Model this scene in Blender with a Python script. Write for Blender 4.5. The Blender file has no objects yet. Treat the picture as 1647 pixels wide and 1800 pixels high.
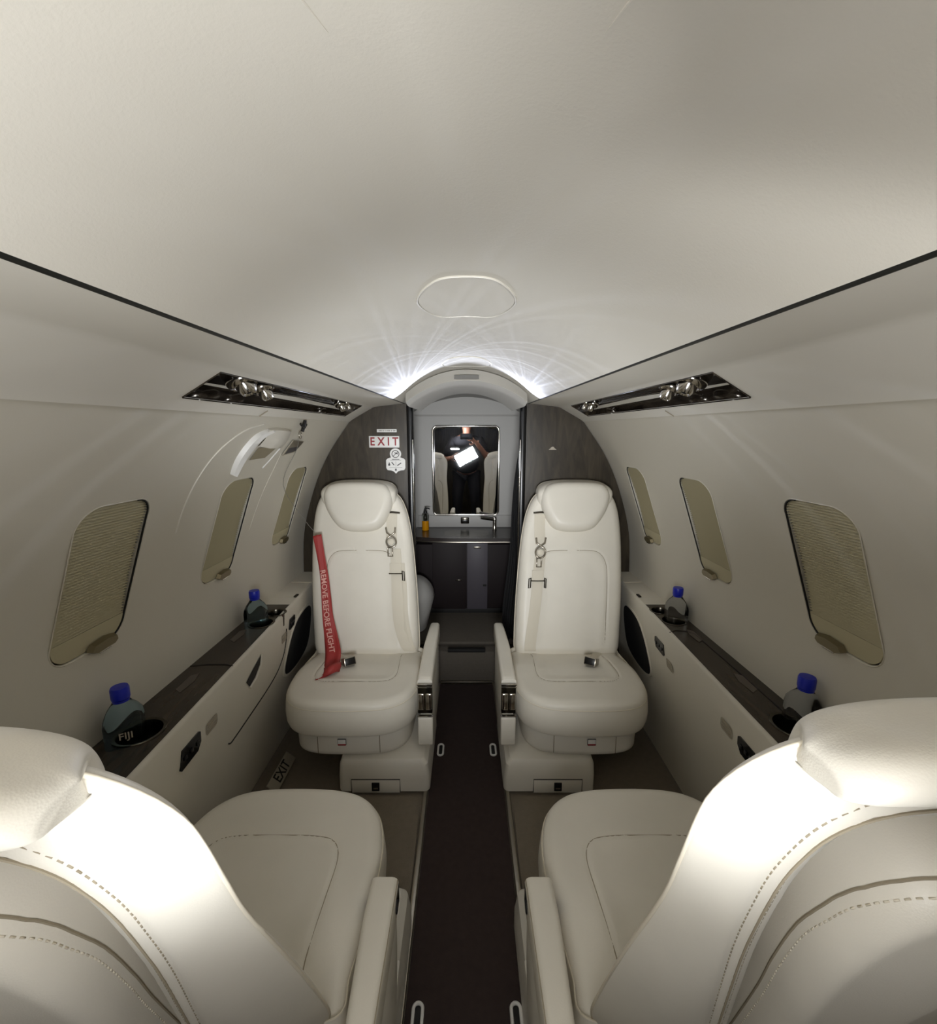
import bpy, bmesh, math, random
import numpy as np
from mathutils import Vector, Matrix
from mathutils.geometry import delaunay_2d_cdt

random.seed(7)
S = bpy.context.scene
COL = S.collection
PI = math.pi

# ------------------------------------------------------------------ camera, world, light, exposure
W_PX, F_PX, CAM_H = 1647.0, 780.0, 1.22
PITCH = math.atan((900 - 765) / F_PX)
cam_d = bpy.data.cameras.new('camera')
cam_d.sensor_fit = 'HORIZONTAL'; cam_d.sensor_width = 36.0
cam_d.lens = 36.0 * F_PX / W_PX
cam_d.shift_x = 3.5 / W_PX
cam_d.clip_start = 0.02; cam_d.clip_end = 50
cam = bpy.data.objects.new('camera', cam_d); COL.objects.link(cam)
cam.location = (0, 0, CAM_H); cam.rotation_euler = (PI / 2 - PITCH, 0, 0)
S.camera = cam

wd = bpy.data.worlds.new('world'); S.world = wd; wd.use_nodes = True
wd.node_tree.nodes['Background'].inputs[0].default_value = (0.02, 0.02, 0.022, 1)
wd.node_tree.nodes['Background'].inputs[1].default_value = 1.0

S.view_settings.view_transform = 'Standard'; S.view_settings.look = 'None'
S.view_settings.gamma = 1.0; S.view_settings.use_curve_mapping = False
S.view_settings.exposure = 0.08
S.cycles.max_bounces = 14; S.cycles.diffuse_bounces = 9; S.cycles.glossy_bounces = 5
S.cycles.transmission_bounces = 10; S.cycles.transparent_max_bounces = 12
S.cycles.sample_clamp_indirect = 4.0; S.cycles.caustics_reflective = False; S.cycles.caustics_refractive = False

LAMP = Vector((-0.006, -0.08, 0.960))
LAMP_FLOOD, LAMP_BEAM, LAMP_TILT = .66, 4.1, math.radians(-28)
LAMP_COL = (.95, .975, 1.0)
def area_light(name, loc, look, sx, sy, power, color=(1, 1, 1), spread=180, roll=0):
    d = bpy.data.lights.new(name, 'AREA'); d.shape = 'RECTANGLE'; d.size = sx; d.size_y = sy
    d.energy = power; d.color = color; d.spread = math.radians(spread)
    o = bpy.data.objects.new(name, d); COL.objects.link(o); o.location = loc
    q = Vector(look).to_track_quat('-Z', 'Y')
    o.rotation_euler = (q.to_matrix() @ Matrix.Rotation(roll, 3, 'Z')).to_euler()
    return o
_rl = Matrix.Rotation(LAMP_TILT, 3, 'Y')
for k in (-1, 0, 1):                      # three cells, each a flood and a collimated beam
    c = LAMP + _rl @ Vector((k * .086, .004, 0))
    area_light('lamp_flood', c, (0, 1, .06), .074, .138, LAMP_FLOOD / 3, LAMP_COL, 170, -LAMP_TILT)
    area_light('lamp_beam', c + Vector((0, .002, 0)), (0, 1, .05), .074, .138, LAMP_BEAM / 3, LAMP_COL, 66, -LAMP_TILT)
# added unseen fill light, aimed up to bounce off the headliner above the photographer
area_light('fill_up_light', (-.145, -.20, 1.05), (.05, .16, 1), .10, .04, 4.5, (.985, .985, .98), 172)
# two added spots imitate reflected glare streaks on the headliner above the aft opening
STREAK_POWER = 7.5
for sx in (-1, 1):
    d = bpy.data.lights.new('streak_light', 'SPOT'); d.energy = STREAK_POWER * (1.0 if sx < 0 else .7); d.color = (.74, .80, 1.0)
    d.spot_size = math.radians(98); d.spot_blend = .6; d.shadow_soft_size = .003
    o = bpy.data.objects.new('streak_light', d); COL.objects.link(o)
    o.location = (sx * .232, 1.81, 1.350)
    o.rotation_euler = Vector((-sx * .26, -.90, .27)).to_track_quat('-Z', 'Y').to_euler()
    d.use_nodes = True; nt = d.node_tree; em = nt.nodes['Emission']
    tc = nt.nodes.new('ShaderNodeTexCoord'); sp = nt.nodes.new('ShaderNodeSeparateXYZ'); nt.links.new(tc.outputs['Normal'], sp.inputs[0])
    at = nt.nodes.new('ShaderNodeMath'); at.operation = 'ARCTAN2'; ng = nt.nodes.new('ShaderNodeMath'); ng.operation = 'MULTIPLY'; ng.inputs[1].default_value = -1
    nt.links.new(sp.outputs['Z'], ng.inputs[0]); nt.links.new(sp.outputs['X'], at.inputs[0]); nt.links.new(ng.outputs[0], at.inputs[1])
    sc = nt.nodes.new('ShaderNodeMath'); sc.operation = 'MULTIPLY'; sc.inputs[1].default_value = 16.0; nt.links.new(at.outputs[0], sc.inputs[0])
    nz = nt.nodes.new('ShaderNodeTexNoise'); nz.noise_dimensions = '1D'; nz.inputs['Scale'].default_value = 2.2; nz.inputs['Detail'].default_value = 2
    nt.links.new(sc.outputs[0], nz.inputs['W'])
    pw = nt.nodes.new('ShaderNodeMapRange'); pw.inputs[1].default_value = .48; pw.inputs[2].default_value = .70; pw.inputs[3].default_value = .7; pw.inputs[4].default_value = 1.7
    nt.links.new(nz.outputs['Fac'], pw.inputs[0]); nt.links.new(pw.outputs[0], em.inputs['Strength'])

# ------------------------------------------------------------------ materials
def new_mat(name):
    m = bpy.data.materials.new(name); m.use_nodes = True
    nt = m.node_tree; b = nt.nodes['Principled BSDF']
    return m, nt, b
def lin(c):
    return tuple((x / 12.92 if x <= .04045 else ((x + .055) / 1.055) ** 2.4) for x in [v / 255 for v in c]) + (1,)
def basic(name, rgb, rough=.5, metal=0, spec=.5, bump=0, bscale=200, bdist=.001, detail=3, var=0, vscale=4, coat=0):
    m, nt, b = new_mat(name)
    b.inputs['Base Color'].default_value = lin(rgb)
    b.inputs['Roughness'].default_value = rough; b.inputs['Metallic'].default_value = metal
    b.inputs['Specular IOR Level'].default_value = spec
    if coat: b.inputs['Coat Weight'].default_value = coat; b.inputs['Coat Roughness'].default_value = .08
    tc = nt.nodes.new('ShaderNodeTexCoord')
    if bump:
        n = nt.nodes.new('ShaderNodeTexNoise'); n.inputs['Scale'].default_value = bscale; n.inputs['Detail'].default_value = detail
        nt.links.new(tc.outputs['Object'], n.inputs['Vector'])
        bp = nt.nodes.new('ShaderNodeBump'); bp.inputs['Strength'].default_value = bump; bp.inputs['Distance'].default_value = bdist
        nt.links.new(n.outputs['Fac'], bp.inputs['Height']); nt.links.new(bp.outputs['Normal'], b.inputs['Normal'])
    if var:
        n2 = nt.nodes.new('ShaderNodeTexNoise'); n2.inputs['Scale'].default_value = vscale; n2.inputs['Detail'].default_value = 4
        nt.links.new(tc.outputs['Object'], n2.inputs['Vector'])
        mx = nt.nodes.new('ShaderNodeMix'); mx.data_type = 'RGBA'
        c = lin(rgb)
        mx.inputs[6].default_value = tuple(v * (1 - var) for v in c[:3]) + (1,)
        mx.inputs[7].default_value = tuple(min(1, v * (1 + var)) for v in c[:3]) + (1,)
        nt.links.new(n2.outputs['Fac'], mx.inputs[0]); nt.links.new(mx.outputs[2], b.inputs['Base Color'])
    return m

M = {}
# leather: fine pebble plus a slow wander in tone
def leather(name, rgb, rough):
    m, nt, b = new_mat(name)
    tc = nt.nodes.new('ShaderNodeTexCoord')
    vo = nt.nodes.new('ShaderNodeTexVoronoi'); vo.inputs['Scale'].default_value = 620
    no = nt.nodes.new('ShaderNodeTexNoise'); no.inputs['Scale'].default_value = 14; no.inputs['Detail'].default_value = 5
    nt.links.new(tc.outputs['Object'], vo.inputs['Vector']); nt.links.new(tc.outputs['Object'], no.inputs['Vector'])
    b1 = nt.nodes.new('ShaderNodeBump'); b1.inputs['Strength'].default_value = .16; b1.inputs['Distance'].default_value = .0006
    nt.links.new(vo.outputs['Distance'], b1.inputs['Height'])
    b2 = nt.nodes.new('ShaderNodeBump'); b2.inputs['Strength'].default_value = .09; b2.inputs['Distance'].default_value = .006
    nt.links.new(no.outputs['Fac'], b2.inputs['Height']); nt.links.new(b1.outputs['Normal'], b2.inputs['Normal'])
    nt.links.new(b2.outputs['Normal'], b.inputs['Normal'])
    mx = nt.nodes.new('ShaderNodeMix'); mx.data_type = 'RGBA'; c = lin(rgb)
    mx.inputs[6].default_value = tuple(v * .95 for v in c[:3]) + (1,); mx.inputs[7].default_value = tuple(min(1, v * 1.04) for v in c[:3]) + (1,)
    nt.links.new(no.outputs['Fac'], mx.inputs[0]); nt.links.new(mx.outputs[2], b.inputs['Base Color'])
    b.inputs['Roughness'].default_value = rough; b.inputs['Specular IOR Level'].default_value = .45
    return m
M['leather'] = leather('leather', (221, 216, 204), .42)
M['leather_in'] = leather('leather_perforated', (214, 206, 189), .5)
M['seam'] = basic('seam_thread', (150, 140, 120), .7)
M['thread'] = basic('pale_thread', (214, 206, 188), .6)
M['wall'] = basic('wall_vinyl', (210, 205, 192), .55, bump=.15, bscale=260, bdist=.0006, var=.02)
M['ceil_a'] = None
def ceiling_mat():
    m, nt, b = new_mat('headliner_fabric')
    tc = nt.nodes.new('ShaderNodeTexCoord')
    n = nt.nodes.new('ShaderNodeTexVoronoi'); n.inputs['Scale'].default_value = 150
    nt.links.new(tc.outputs['Object'], n.inputs['Vector'])
    n2 = nt.nodes.new('ShaderNodeTexNoise'); n2.inputs['Scale'].default_value = 380
    nt.links.new(tc.outputs['Object'], n2.inputs['Vector'])
    bp = nt.nodes.new('ShaderNodeBump'); bp.inputs['Strength'].default_value = .16; bp.inputs['Distance'].default_value = .0005
    nt.links.new(n.outputs['Distance'], bp.inputs['Height'])
    bq = nt.nodes.new('ShaderNodeBump'); bq.inputs['Strength'].default_value = .3; bq.inputs['Distance'].default_value = .0006
    nt.links.new(n2.outputs['Fac'], bq.inputs['Height']); nt.links.new(bp.outputs['Normal'], bq.inputs['Normal'])
    nt.links.new(bq.outputs['Normal'], b.inputs['Normal'])
    b.inputs['Base Color'].default_value = lin((218, 214, 204)); b.inputs['Roughness'].default_value = .8
    b.inputs['Specular IOR Level'].default_value = .25
    return m
M['ceiling'] = ceiling_mat()
M['shade'] = basic('pleated_shade', (184, 176, 146), .7, bump=.2, bscale=500, bdist=.0004)
M['trim'] = basic('ivory_trim', (224, 220, 210), .4)
M['gap'] = basic('dark_gap', (14, 13, 12), .7)
M['strip'] = basic('black_gasket', (26, 27, 24), .45)
M['black'] = basic('black_plastic', (12, 12, 14), .3)
M['screen'] = basic('dark_glass', (10, 12, 18), .08)
M['chrome'] = basic('chrome', (205, 200, 192), .12, metal=1)
M['satin'] = basic('satin_nickel', (170, 163, 150), .28, metal=1)
M['bronze'] = basic('bronze_plate', (128, 118, 92), .35, metal=.6)
M['gunmetal'] = basic('gunmetal', (84, 80, 72), .22, metal=1)
M['web'] = basic('belt_webbing', (206, 199, 183), .75, bump=.4, bscale=700, bdist=.0006)
M['white'] = basic('white_plate', (226, 225, 222), .45)
M['grey_print'] = basic('grey_print', (120, 118, 112), .6)
M['greylabel'] = basic('grey_label', (160, 153, 138), .5)
M['wlabel'] = basic('worn_label', (92, 84, 76), .55)
M['red'] = basic('red_ink', (142, 24, 34), .5)
M['dark_ink'] = basic('dark_ink', (50, 46, 52), .5)
M['ribbon'] = basic('red_ribbon', (160, 52, 50), .6, bump=.4, bscale=60, bdist=.003)
M['ribbon_ink'] = basic('ribbon_ink', (226, 168, 158), .6)
M['carpet'] = basic('taupe_carpet', (134, 124, 110), .95, spec=.1, bump=.9, bscale=650, bdist=.003, var=.12, vscale=70)
M['carpet2'] = basic('grey_carpet', (98, 92, 84), .95, spec=.1, bump=.9, bscale=650, bdist=.003, var=.1, vscale=70)
M['runner'] = basic('dark_runner', (62, 52, 50), .9, spec=.15, bump=.7, bscale=800, bdist=.002, var=.2, vscale=60)
M['cap'] = basic('blue_cap', (14, 32, 170), .35)
M['lavgrey'] = basic('lavatory_laminate', (166, 164, 160), .5)
M['lavcab'] = basic('dark_cabinet', (30, 23, 24), .6, spec=.25, var=.15)
M['lavdoor'] = basic('cabinet_door', (74, 70, 76), .5, spec=.3)
M['counter'] = basic('dark_counter', (46, 40, 38), .25)
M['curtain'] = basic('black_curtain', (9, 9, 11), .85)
M['soap'] = basic('amber_soap', (196, 132, 12), .25)
M['skin'] = basic('skin', (158, 112, 94), .5)
M['cloth'] = basic('dark_cloth', (20, 20, 28), .85)
M['hair'] = basic('dark_hair', (24, 18, 15), .7)
def wood_mat(name, c1, c2, rough=.2, axis_scale=(3, 14, 3)):
    m, nt, b = new_mat(name)
    tc = nt.nodes.new('ShaderNodeTexCoord'); mp = nt.nodes.new('ShaderNodeMapping'); mp.inputs['Scale'].default_value = axis_scale
    nt.links.new(tc.outputs['Object'], mp.inputs['Vector'])
    n = nt.nodes.new('ShaderNodeTexNoise'); n.inputs['Scale'].default_value = 3; n.inputs['Detail'].default_value = 8; n.inputs['Distortion'].default_value = 1.6
    nt.links.new(mp.outputs['Vector'], n.inputs['Vector'])
    cr = nt.nodes.new('ShaderNodeValToRGB'); cr.color_ramp.elements[0].position = .35; cr.color_ramp.elements[1].position = .7
    cr.color_ramp.elements[0].color = lin(c1); cr.color_ramp.elements[1].color = lin(c2)
    nt.links.new(n.outputs['Fac'], cr.inputs['Fac']); nt.links.new(cr.outputs['Color'], b.inputs['Base Color'])
    b.inputs['Roughness'].default_value = rough; b.inputs['Specular IOR Level'].default_value = .4
    return m
M['wood'] = wood_mat('walnut_veneer', (44, 38, 29), (66, 58, 46), .32, (9, 9, 1.6))
M['wood_ledge'] = wood_mat('walnut_ledge', (44, 37, 31), (66, 56, 46), .25, (9, 1.6, 9))
def glassy(name, col, rough=.03, ior=1.4):
    m, nt, b = new_mat(name)
    b.inputs['Base Color'].default_value = col; b.inputs['Transmission Weight'].default_value = 1
    b.inputs['Roughness'].default_value = rough; b.inputs['IOR'].default_value = ior
    return m
M['pet_clear'] = glassy('clear_bottle', (.90, .93, .97, 1), .03, 1.14)
M['pet_blue'] = glassy('bluish_bottle', (.60, .82, .94, 1), .03, 1.14)
M['pet_smoke'] = glassy('smoky_soap_bottle', (.55, .58, .52, 1), .05, 1.35)
M['pink'] = basic('pink_label', (150, 30, 60), .5)
mm, nt, b = new_mat('mirror_glass'); b.inputs['Base Color'].default_value = (.9, .92, .95, 1); b.inputs['Metallic'].default_value = 1; b.inputs['Roughness'].default_value = .012
M['mirror'] = mm
mm, nt, b = new_mat('lamp_face'); b.inputs['Base Color'].default_value = (1, 1, 1, 1)
b.inputs['Emission Color'].default_value = (1, .98, .95, 1); b.inputs['Emission Strength'].default_value = 8
M['lampface'] = mm

# ------------------------------------------------------------------ mesh helpers
def finish(name, bm, mat, parent=None, sharp=38, mx=1, recalc=False):
    if mx == -1:
        for v in bm.verts: v.co.x = -v.co.x
        for f in bm.faces: f.normal_flip()
    if recalc: bmesh.ops.recalc_face_normals(bm, faces=bm.faces)
    lim = math.radians(sharp)
    bm.normal_update()
    for f in bm.faces: f.smooth = True
    for e in bm.edges:
        if len(e.link_faces) == 2 and e.calc_face_angle(0) > lim: e.smooth = False
    me = bpy.data.meshes.new(name); bm.to_mesh(me); bm.free()
    if mat is not None:
        for k in (mat if isinstance(mat, (list, tuple)) else [mat]): me.materials.append(M[k] if isinstance(k, str) else k)
    o = bpy.data.objects.new(name, me); COL.objects.link(o)
    if parent is not None: o.parent = parent
    return o
def tag(o, label=None, cat=None, group=None, kind=None):
    if label: o['label'] = label
    if cat: o['category'] = cat
    if group: o['group'] = group
    if kind: o['kind'] = kind
    return o
def thing(name, label, cat, loc=(0, 0, 0), rz=0, group=None):
    o = bpy.data.objects.new(name, None); COL.objects.link(o); o.empty_display_size = .05
    o.location = loc; o.rotation_euler = (0, 0, rz)
    return tag(o, label, cat, group)
def add_box(bm, c, s, bev=0, rot=None, seg=2):
    r = bmesh.ops.create_cube(bm, size=1.0); vs = r['verts']
    for v in vs: v.co = Vector((v.co.x * s[0], v.co.y * s[1], v.co.z * s[2]))
    if bev:
        es = list({e for v in vs for e in v.link_edges})
        rr = bmesh.ops.bevel(bm, geom=es, offset=bev, segments=seg, profile=.5, affect='EDGES')
        vs = list({v for f in rr['faces'] for v in f.verts} | {v for v in vs if v.is_valid})
        # gather whole island
        seen = set(vs); st = list(vs)
        while st:
            v = st.pop()
            for e in v.link_edges:
                w = e.other_vert(v)
                if w not in seen: seen.add(w); st.append(w)
        vs = list(seen)
    for v in vs:
        p = v.co.copy()
        if rot is not None: p = rot @ p
        v.co = p + Vector(c)
    return vs
def box(name, c, s, mat, parent=None, bev=.002, rot=None, seg=2, mx=1):
    bm = bmesh.new(); add_box(bm, c, s, bev, rot, seg)
    return finish(name, bm, mat, parent, mx=mx)
def add_tube(bm, pts, r, seg=6, closed=False, flat=None):
    pts = [Vector(p) for p in pts]; n = len(pts); rings = []
    up = None
    for i, p in enumerate(pts):
        if closed: t = pts[(i + 1) % n] - pts[i - 1]
        else: t = pts[min(i + 1, n - 1)] - pts[max(i - 1, 0)]
        if t.length < 1e-9: t = Vector((0, 0, 1))
        t.normalize()
        if up is None:
            up = Vector((0, 0, 1)) if abs(t.z) < .9 else Vector((1, 0, 0))
        a = t.cross(up)
        if a.length < 1e-6: a = t.orthogonal()
        a.normalize(); b_ = a.cross(t).normalized(); up = b_
        rr = r[i] if isinstance(r, (list, tuple)) else r
        rings.append([bm.verts.new(p + a * math.cos(2 * PI * k / seg) * rr + b_ * math.sin(2 * PI * k / seg) * rr) for k in range(seg)])
    m = n if closed else n - 1
    for i in range(m):
        A, B = rings[i], rings[(i + 1) % n]
        for k in range(seg): bm.faces.new((A[k], A[(k + 1) % seg], B[(k + 1) % seg], B[k]))
    if not closed:
        bm.faces.new(rings[0][::-1]); bm.faces.new(rings[-1])
def tube(name, pts, r, mat, parent=None, seg=6, closed=False, mx=1):
    bm = bmesh.new(); add_tube(bm, pts, r, seg, closed)
    return finish(name, bm, mat, parent, mx=mx, sharp=60, recalc=True)
def add_lathe(bm, prof, seg=32, c=(0, 0, 0), mat3=None, square=None):
    rings = []
    for r, z in prof:
        ring = []
        for k in range(seg):
            a = 2 * PI * k / seg
            if square:                                    # superellipse section for square bottles
                ca, sa = math.cos(a), math.sin(a)
                q = (abs(ca) ** square + abs(sa) ** square) ** (-1 / square)
                p = Vector((r * q * ca, r * q * sa, z))
            else: p = Vector((r * math.cos(a), r * math.sin(a), z))
            if mat3 is not None: p = mat3 @ p
            ring.append(bm.verts.new(p + Vector(c)))
        rings.append(ring)
    for A, B in zip(rings, rings[1:]):
        for k in range(seg): bm.faces.new((A[k], A[(k + 1) % seg], B[(k + 1) % seg], B[k]))
    return rings
def lathe(name, prof, mat, parent=None, seg=32, c=(0, 0, 0), mat3=None, caps=True, mx=1, square=None):
    bm = bmesh.new(); r = add_lathe(bm, prof, seg, c, mat3, square)
    if caps:
        bm.faces.new(r[0][::-1]); bm.faces.new(r[-1])
    return finish(name, bm, mat, parent, mx=mx, recalc=True)
def catmull(P, n=8, closed=False):
    P = [np.array(p, float) for p in P]; out = []; m = len(P)
    rng = range(m) if closed else range(m - 1)
    for i in rng:
        p0 = P[i - 1] if (closed or i > 0) else 2 * P[0] - P[1]
        p1 = P[i]; p2 = P[(i + 1) % m]
        p3 = P[(i + 2) % m] if (closed or i + 2 < m) else 2 * P[-1] - P[-2]
        for k in range(n):
            t = k / n
            out.append(.5 * ((2 * p1) + (-p0 + p2) * t + (2 * p0 - 5 * p1 + 4 * p2 - p3) * t * t + (-p0 + 3 * p1 - 3 * p2 + p3) * t ** 3))
    if not closed: out.append(P[-1])
    return np.array(out)
def resample(P, n, closed=True):
    Q = np.vstack([P, P[:1]]) if closed else P
    d = np.r_[0, np.cumsum(np.linalg.norm(np.diff(Q, axis=0), axis=1))]
    t = np.linspace(0, d[-1], n + 1)[:-1] if closed else np.linspace(0, d[-1], n)
    return np.stack([np.interp(t, d, Q[:, k]) for k in range(Q.shape[1])], 1)
def mirror_half(half, n=8):
    """half outline from top centre to bottom centre on +x; returns closed smooth outline"""
    h = list(half); full = h + [(-x, y) for x, y in h[::-1] if abs(x) > 1e-6]
    return catmull(full, n, True)
def pdist(xy, poly, closed=True):
    """distance to polyline and inside flag (even-odd)"""
    P = np.asarray(poly); A = P if closed else P[:-1]; B = np.roll(P, -1, 0) if closed else P[1:]
    d = np.full(len(xy), 1e9); ins = np.zeros(len(xy), bool)
    for a, b in zip(A, B):
        ab = b - a; L = (ab @ ab) + 1e-12
        t = np.clip(((xy - a) @ ab) / L, 0, 1)
        d = np.minimum(d, np.linalg.norm(xy - (a + t[:, None] * ab), axis=1))
        if closed:
            c = ((a[1] > xy[:, 1]) != (b[1] > xy[:, 1]))
            if c.any():
                xi = a[0] + (xy[:, 1] - a[1]) * (b[0] - a[0]) / (b[1] - a[1] + 1e-15)
                ins ^= c & (xy[:, 0] < xi)
    return d, ins
def sst(x): x = np.clip(x, 0, 1); return x * x * (3 - 2 * x)
def rnd(d, R): x = np.clip(d / R, 0, 1); return np.sqrt(np.maximum(0, 1 - (1 - x) ** 2))
def shell(name, outline, centre, top, bot, fmap, mat, parent=None, n=120, rings=24, pw=1.6, side=None, mx=1, sharp=60):
    """closed cushion: outline (2-D), top(xy,d)/bot(xy,d) give the third coordinate, fmap maps to 3-D; side = extra rings [(scale, w)]"""
    O = resample(np.asarray(outline, float), n); C = np.array(centre, float)
    rs = [1 - (1 - (k / rings)) ** pw for k in range(1, rings + 1)]
    def layer(fn):
        xy = np.vstack([[C]] + [C + (O - C) * r for r in rs])
        d, _ = pdist(xy, O); d[-n:] = 0
        return xy, fn(xy, d)
    bm = bmesh.new()
    def build(fn):
        xy, w = layer(fn)
        return [bm.verts.new(fmap(x, y, z)) for (x, y), z in zip(xy, w)]
    T = build(top); Bv = build(bot)
    def rows(V): return [[V[1 + i * n + k] for k in range(n)] for i in range(rings)]
    for V, fl in ((T, 0), (Bv, 1)):
        R = rows(V)
        for k in range(n):
            f = (V[0], R[0][k], R[0][(k + 1) % n]); bm.faces.new(f[::-1] if fl else f)
        for A, B in zip(R, R[1:]):
            for k in range(n):
                f = (A[k], B[k], B[(k + 1) % n], A[(k + 1) % n]); bm.faces.new(f[::-1] if fl else f)
    rt, rb = rows(T)[-1], rows(Bv)[-1]
    chain = [rt]
    for sc, w in (side or []):
        chain.append([bm.verts.new(fmap(*(C + (p - C) * sc), w)) for p in O])
    chain.append(rb)
    for A, B in zip(chain, chain[1:]):
        for k in range(n): bm.faces.new((A[k], B[k], B[(k + 1) % n], A[(k + 1) % n]))
    bmesh.ops.remove_doubles(bm, verts=bm.verts, dist=1e-6)
    return finish(name, bm, mat, parent, sharp=sharp, mx=mx, recalc=True)
def text_mesh(s, size, mat, name, parent, fmap, bold=0, mx=1, depth=0.0004):
    cu = bpy.data.curves.new('t', 'FONT'); cu.body = s; cu.size = size; cu.align_x = 'CENTER'; cu.align_y = 'CENTER'; cu.offset = bold
    cu.resolution_u = 3
    o = bpy.data.objects.new('t', cu); COL.objects.link(o)
    dg = bpy.context.evaluated_depsgraph_get(); me = bpy.data.meshes.new_from_object(o.evaluated_get(dg))
    bm = bmesh.new(); bm.from_mesh(me); bpy.data.meshes.remove(me); bpy.data.objects.remove(o); bpy.data.curves.remove(cu)
    for v in bm.verts: v.co = Vector(fmap(v.co.x, v.co.y))
    return finish(name, bm, mat, parent, mx=mx)
def plate(name, outline3, nrm, th, mat, parent=None):
    """thin slab from a planar 3-D outline, extruded along nrm"""
    bm = bmesh.new(); nrm = Vector(nrm)
    a = [bm.verts.new(Vector(p)) for p in outline3]; b_ = [bm.verts.new(Vector(p) + nrm * th) for p in outline3]
    bm.faces.new(a); bm.faces.new(b_[::-1]); n = len(a)
    for k in range(n): bm.faces.new((a[k], b_[k], b_[(k + 1) % n], a[(k + 1) % n]))
    return finish(name, bm, mat, parent, recalc=True)
def rrect(cx, cy, w, h, r, n=5):
    o = []
    for sx, sy, a0 in ((1, 1, 0), (-1, 1, 90), (-1, -1, 180), (1, -1, 270)):
        for k in range(n + 1):
            a = math.radians(a0 + 90 * k / n)
            o.append((cx + sx * (w / 2 - r) + r * math.cos(a), cy + sy * (h / 2 - r) + r * math.sin(a)))
    return o
def loft(name, rings, mat, parent=None, closed=True, caps=True, mx=1, sharp=40):
    bm = bmesh.new(); V = [[bm.verts.new(Vector(p)) for p in r] for r in rings]; n = len(V[0])
    for A, B in zip(V, V[1:]):
        for k in range(n if closed else n - 1): bm.faces.new((A[k], A[(k + 1) % n], B[(k + 1) % n], B[k]))
    if caps and closed: bm.faces.new(V[0][::-1]); bm.faces.new(V[-1])
    return finish(name, bm, mat, parent, sharp=sharp, mx=mx, recalc=closed)

# ------------------------------------------------------------------ cabin shell
Y0, YB = -1.25, 2.06
BACK = 2.72
PROF = catmull([(.7865, .565), (.785, .62), (.779, .72), (.766, .80), (.745, .88), (.715, .97), (.675, 1.065), (.628, 1.15), (.575, 1.225), (.535, 1.28), (.50, 1.33)], 6)
PD = np.r_[0, np.cumsum(np.linalg.norm(np.diff(PROF, axis=0), axis=1))]
def s_of_z(z): return float(np.interp(z, PROF[:, 1], PD))
def wall_pt(sx, y, s, off=0.0):
    x = np.interp(s, PD, PROF[:, 0]); z = np.interp(s, PD, PROF[:, 1])
    e = .01; tx = np.interp(s + e, PD, PROF[:, 0]) - np.interp(s - e, PD, PROF[:, 0]); tz = np.interp(s + e, PD, PROF[:, 1]) - np.interp(s - e, PD, PROF[:, 1])
    L = math.hypot(tx, tz); nx, nz = -tz / L, tx / L          # pointing into the cabin
    return Vector((sx * (x + nx * off), y, z + nz * off))
def wall_xz(sx, y, z, off=0.0): return wall_pt(sx, y, s_of_z(z), off)
WIN = [(.752, .932), (1.222, 1.400), (1.690, 1.866)]          # forward to aft
SW0, SW1 = s_of_z(.785), s_of_z(1.092)
def win_outline(y0, y1, inset=0.0, n=6):
    a, b_ = y0 + inset, y1 - inset; c, d = SW0 + inset, SW1 - inset
    pts = rrect((a + b_) / 2, (c + d) / 2, b_ - a, d - c, .045 - inset * .6, n)
    return pts
for side, sx in (('left', -1), ('right', 1)):
    holes = [win_outline(*w) for w in WIN]
    pts, edges = [], []
    for h in holes:
        i0 = len(pts); pts += h; edges += [(i0 + k, i0 + (k + 1) % len(h)) for k in range(len(h))]
    i0 = len(pts); ys = np.linspace(Y0, BACK, 61); ss = np.linspace(0, PD[-1], 40)
    def near_hole(y, s): return any(w[0] - .008 < y < w[1] + .008 and SW0 - .008 < s < SW1 + .008 for w in WIN)
    for y in ys:
        for s in ss:
            if not near_hole(y, s): pts.append((y, s))
    V, E_, F_, _, _, _ = delaunay_2d_cdt([Vector(p) for p in pts], edges, [], 0, 1e-7)
    bm = bmesh.new(); vs = [bm.verts.new(wall_pt(sx, v.x, v.y)) for v in V]
    for f in F_:
        c = sum((V[i] for i in f), Vector((0, 0))) / len(f)
        if any(pdist(np.array([[c.x, c.y]]), np.array(h))[1][0] for h in holes): continue
        bm.faces.new([vs[i] for i in f])
    o = finish('wall_' + side, bm, 'wall', recalc=False); tag(o, kind='structure')

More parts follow.
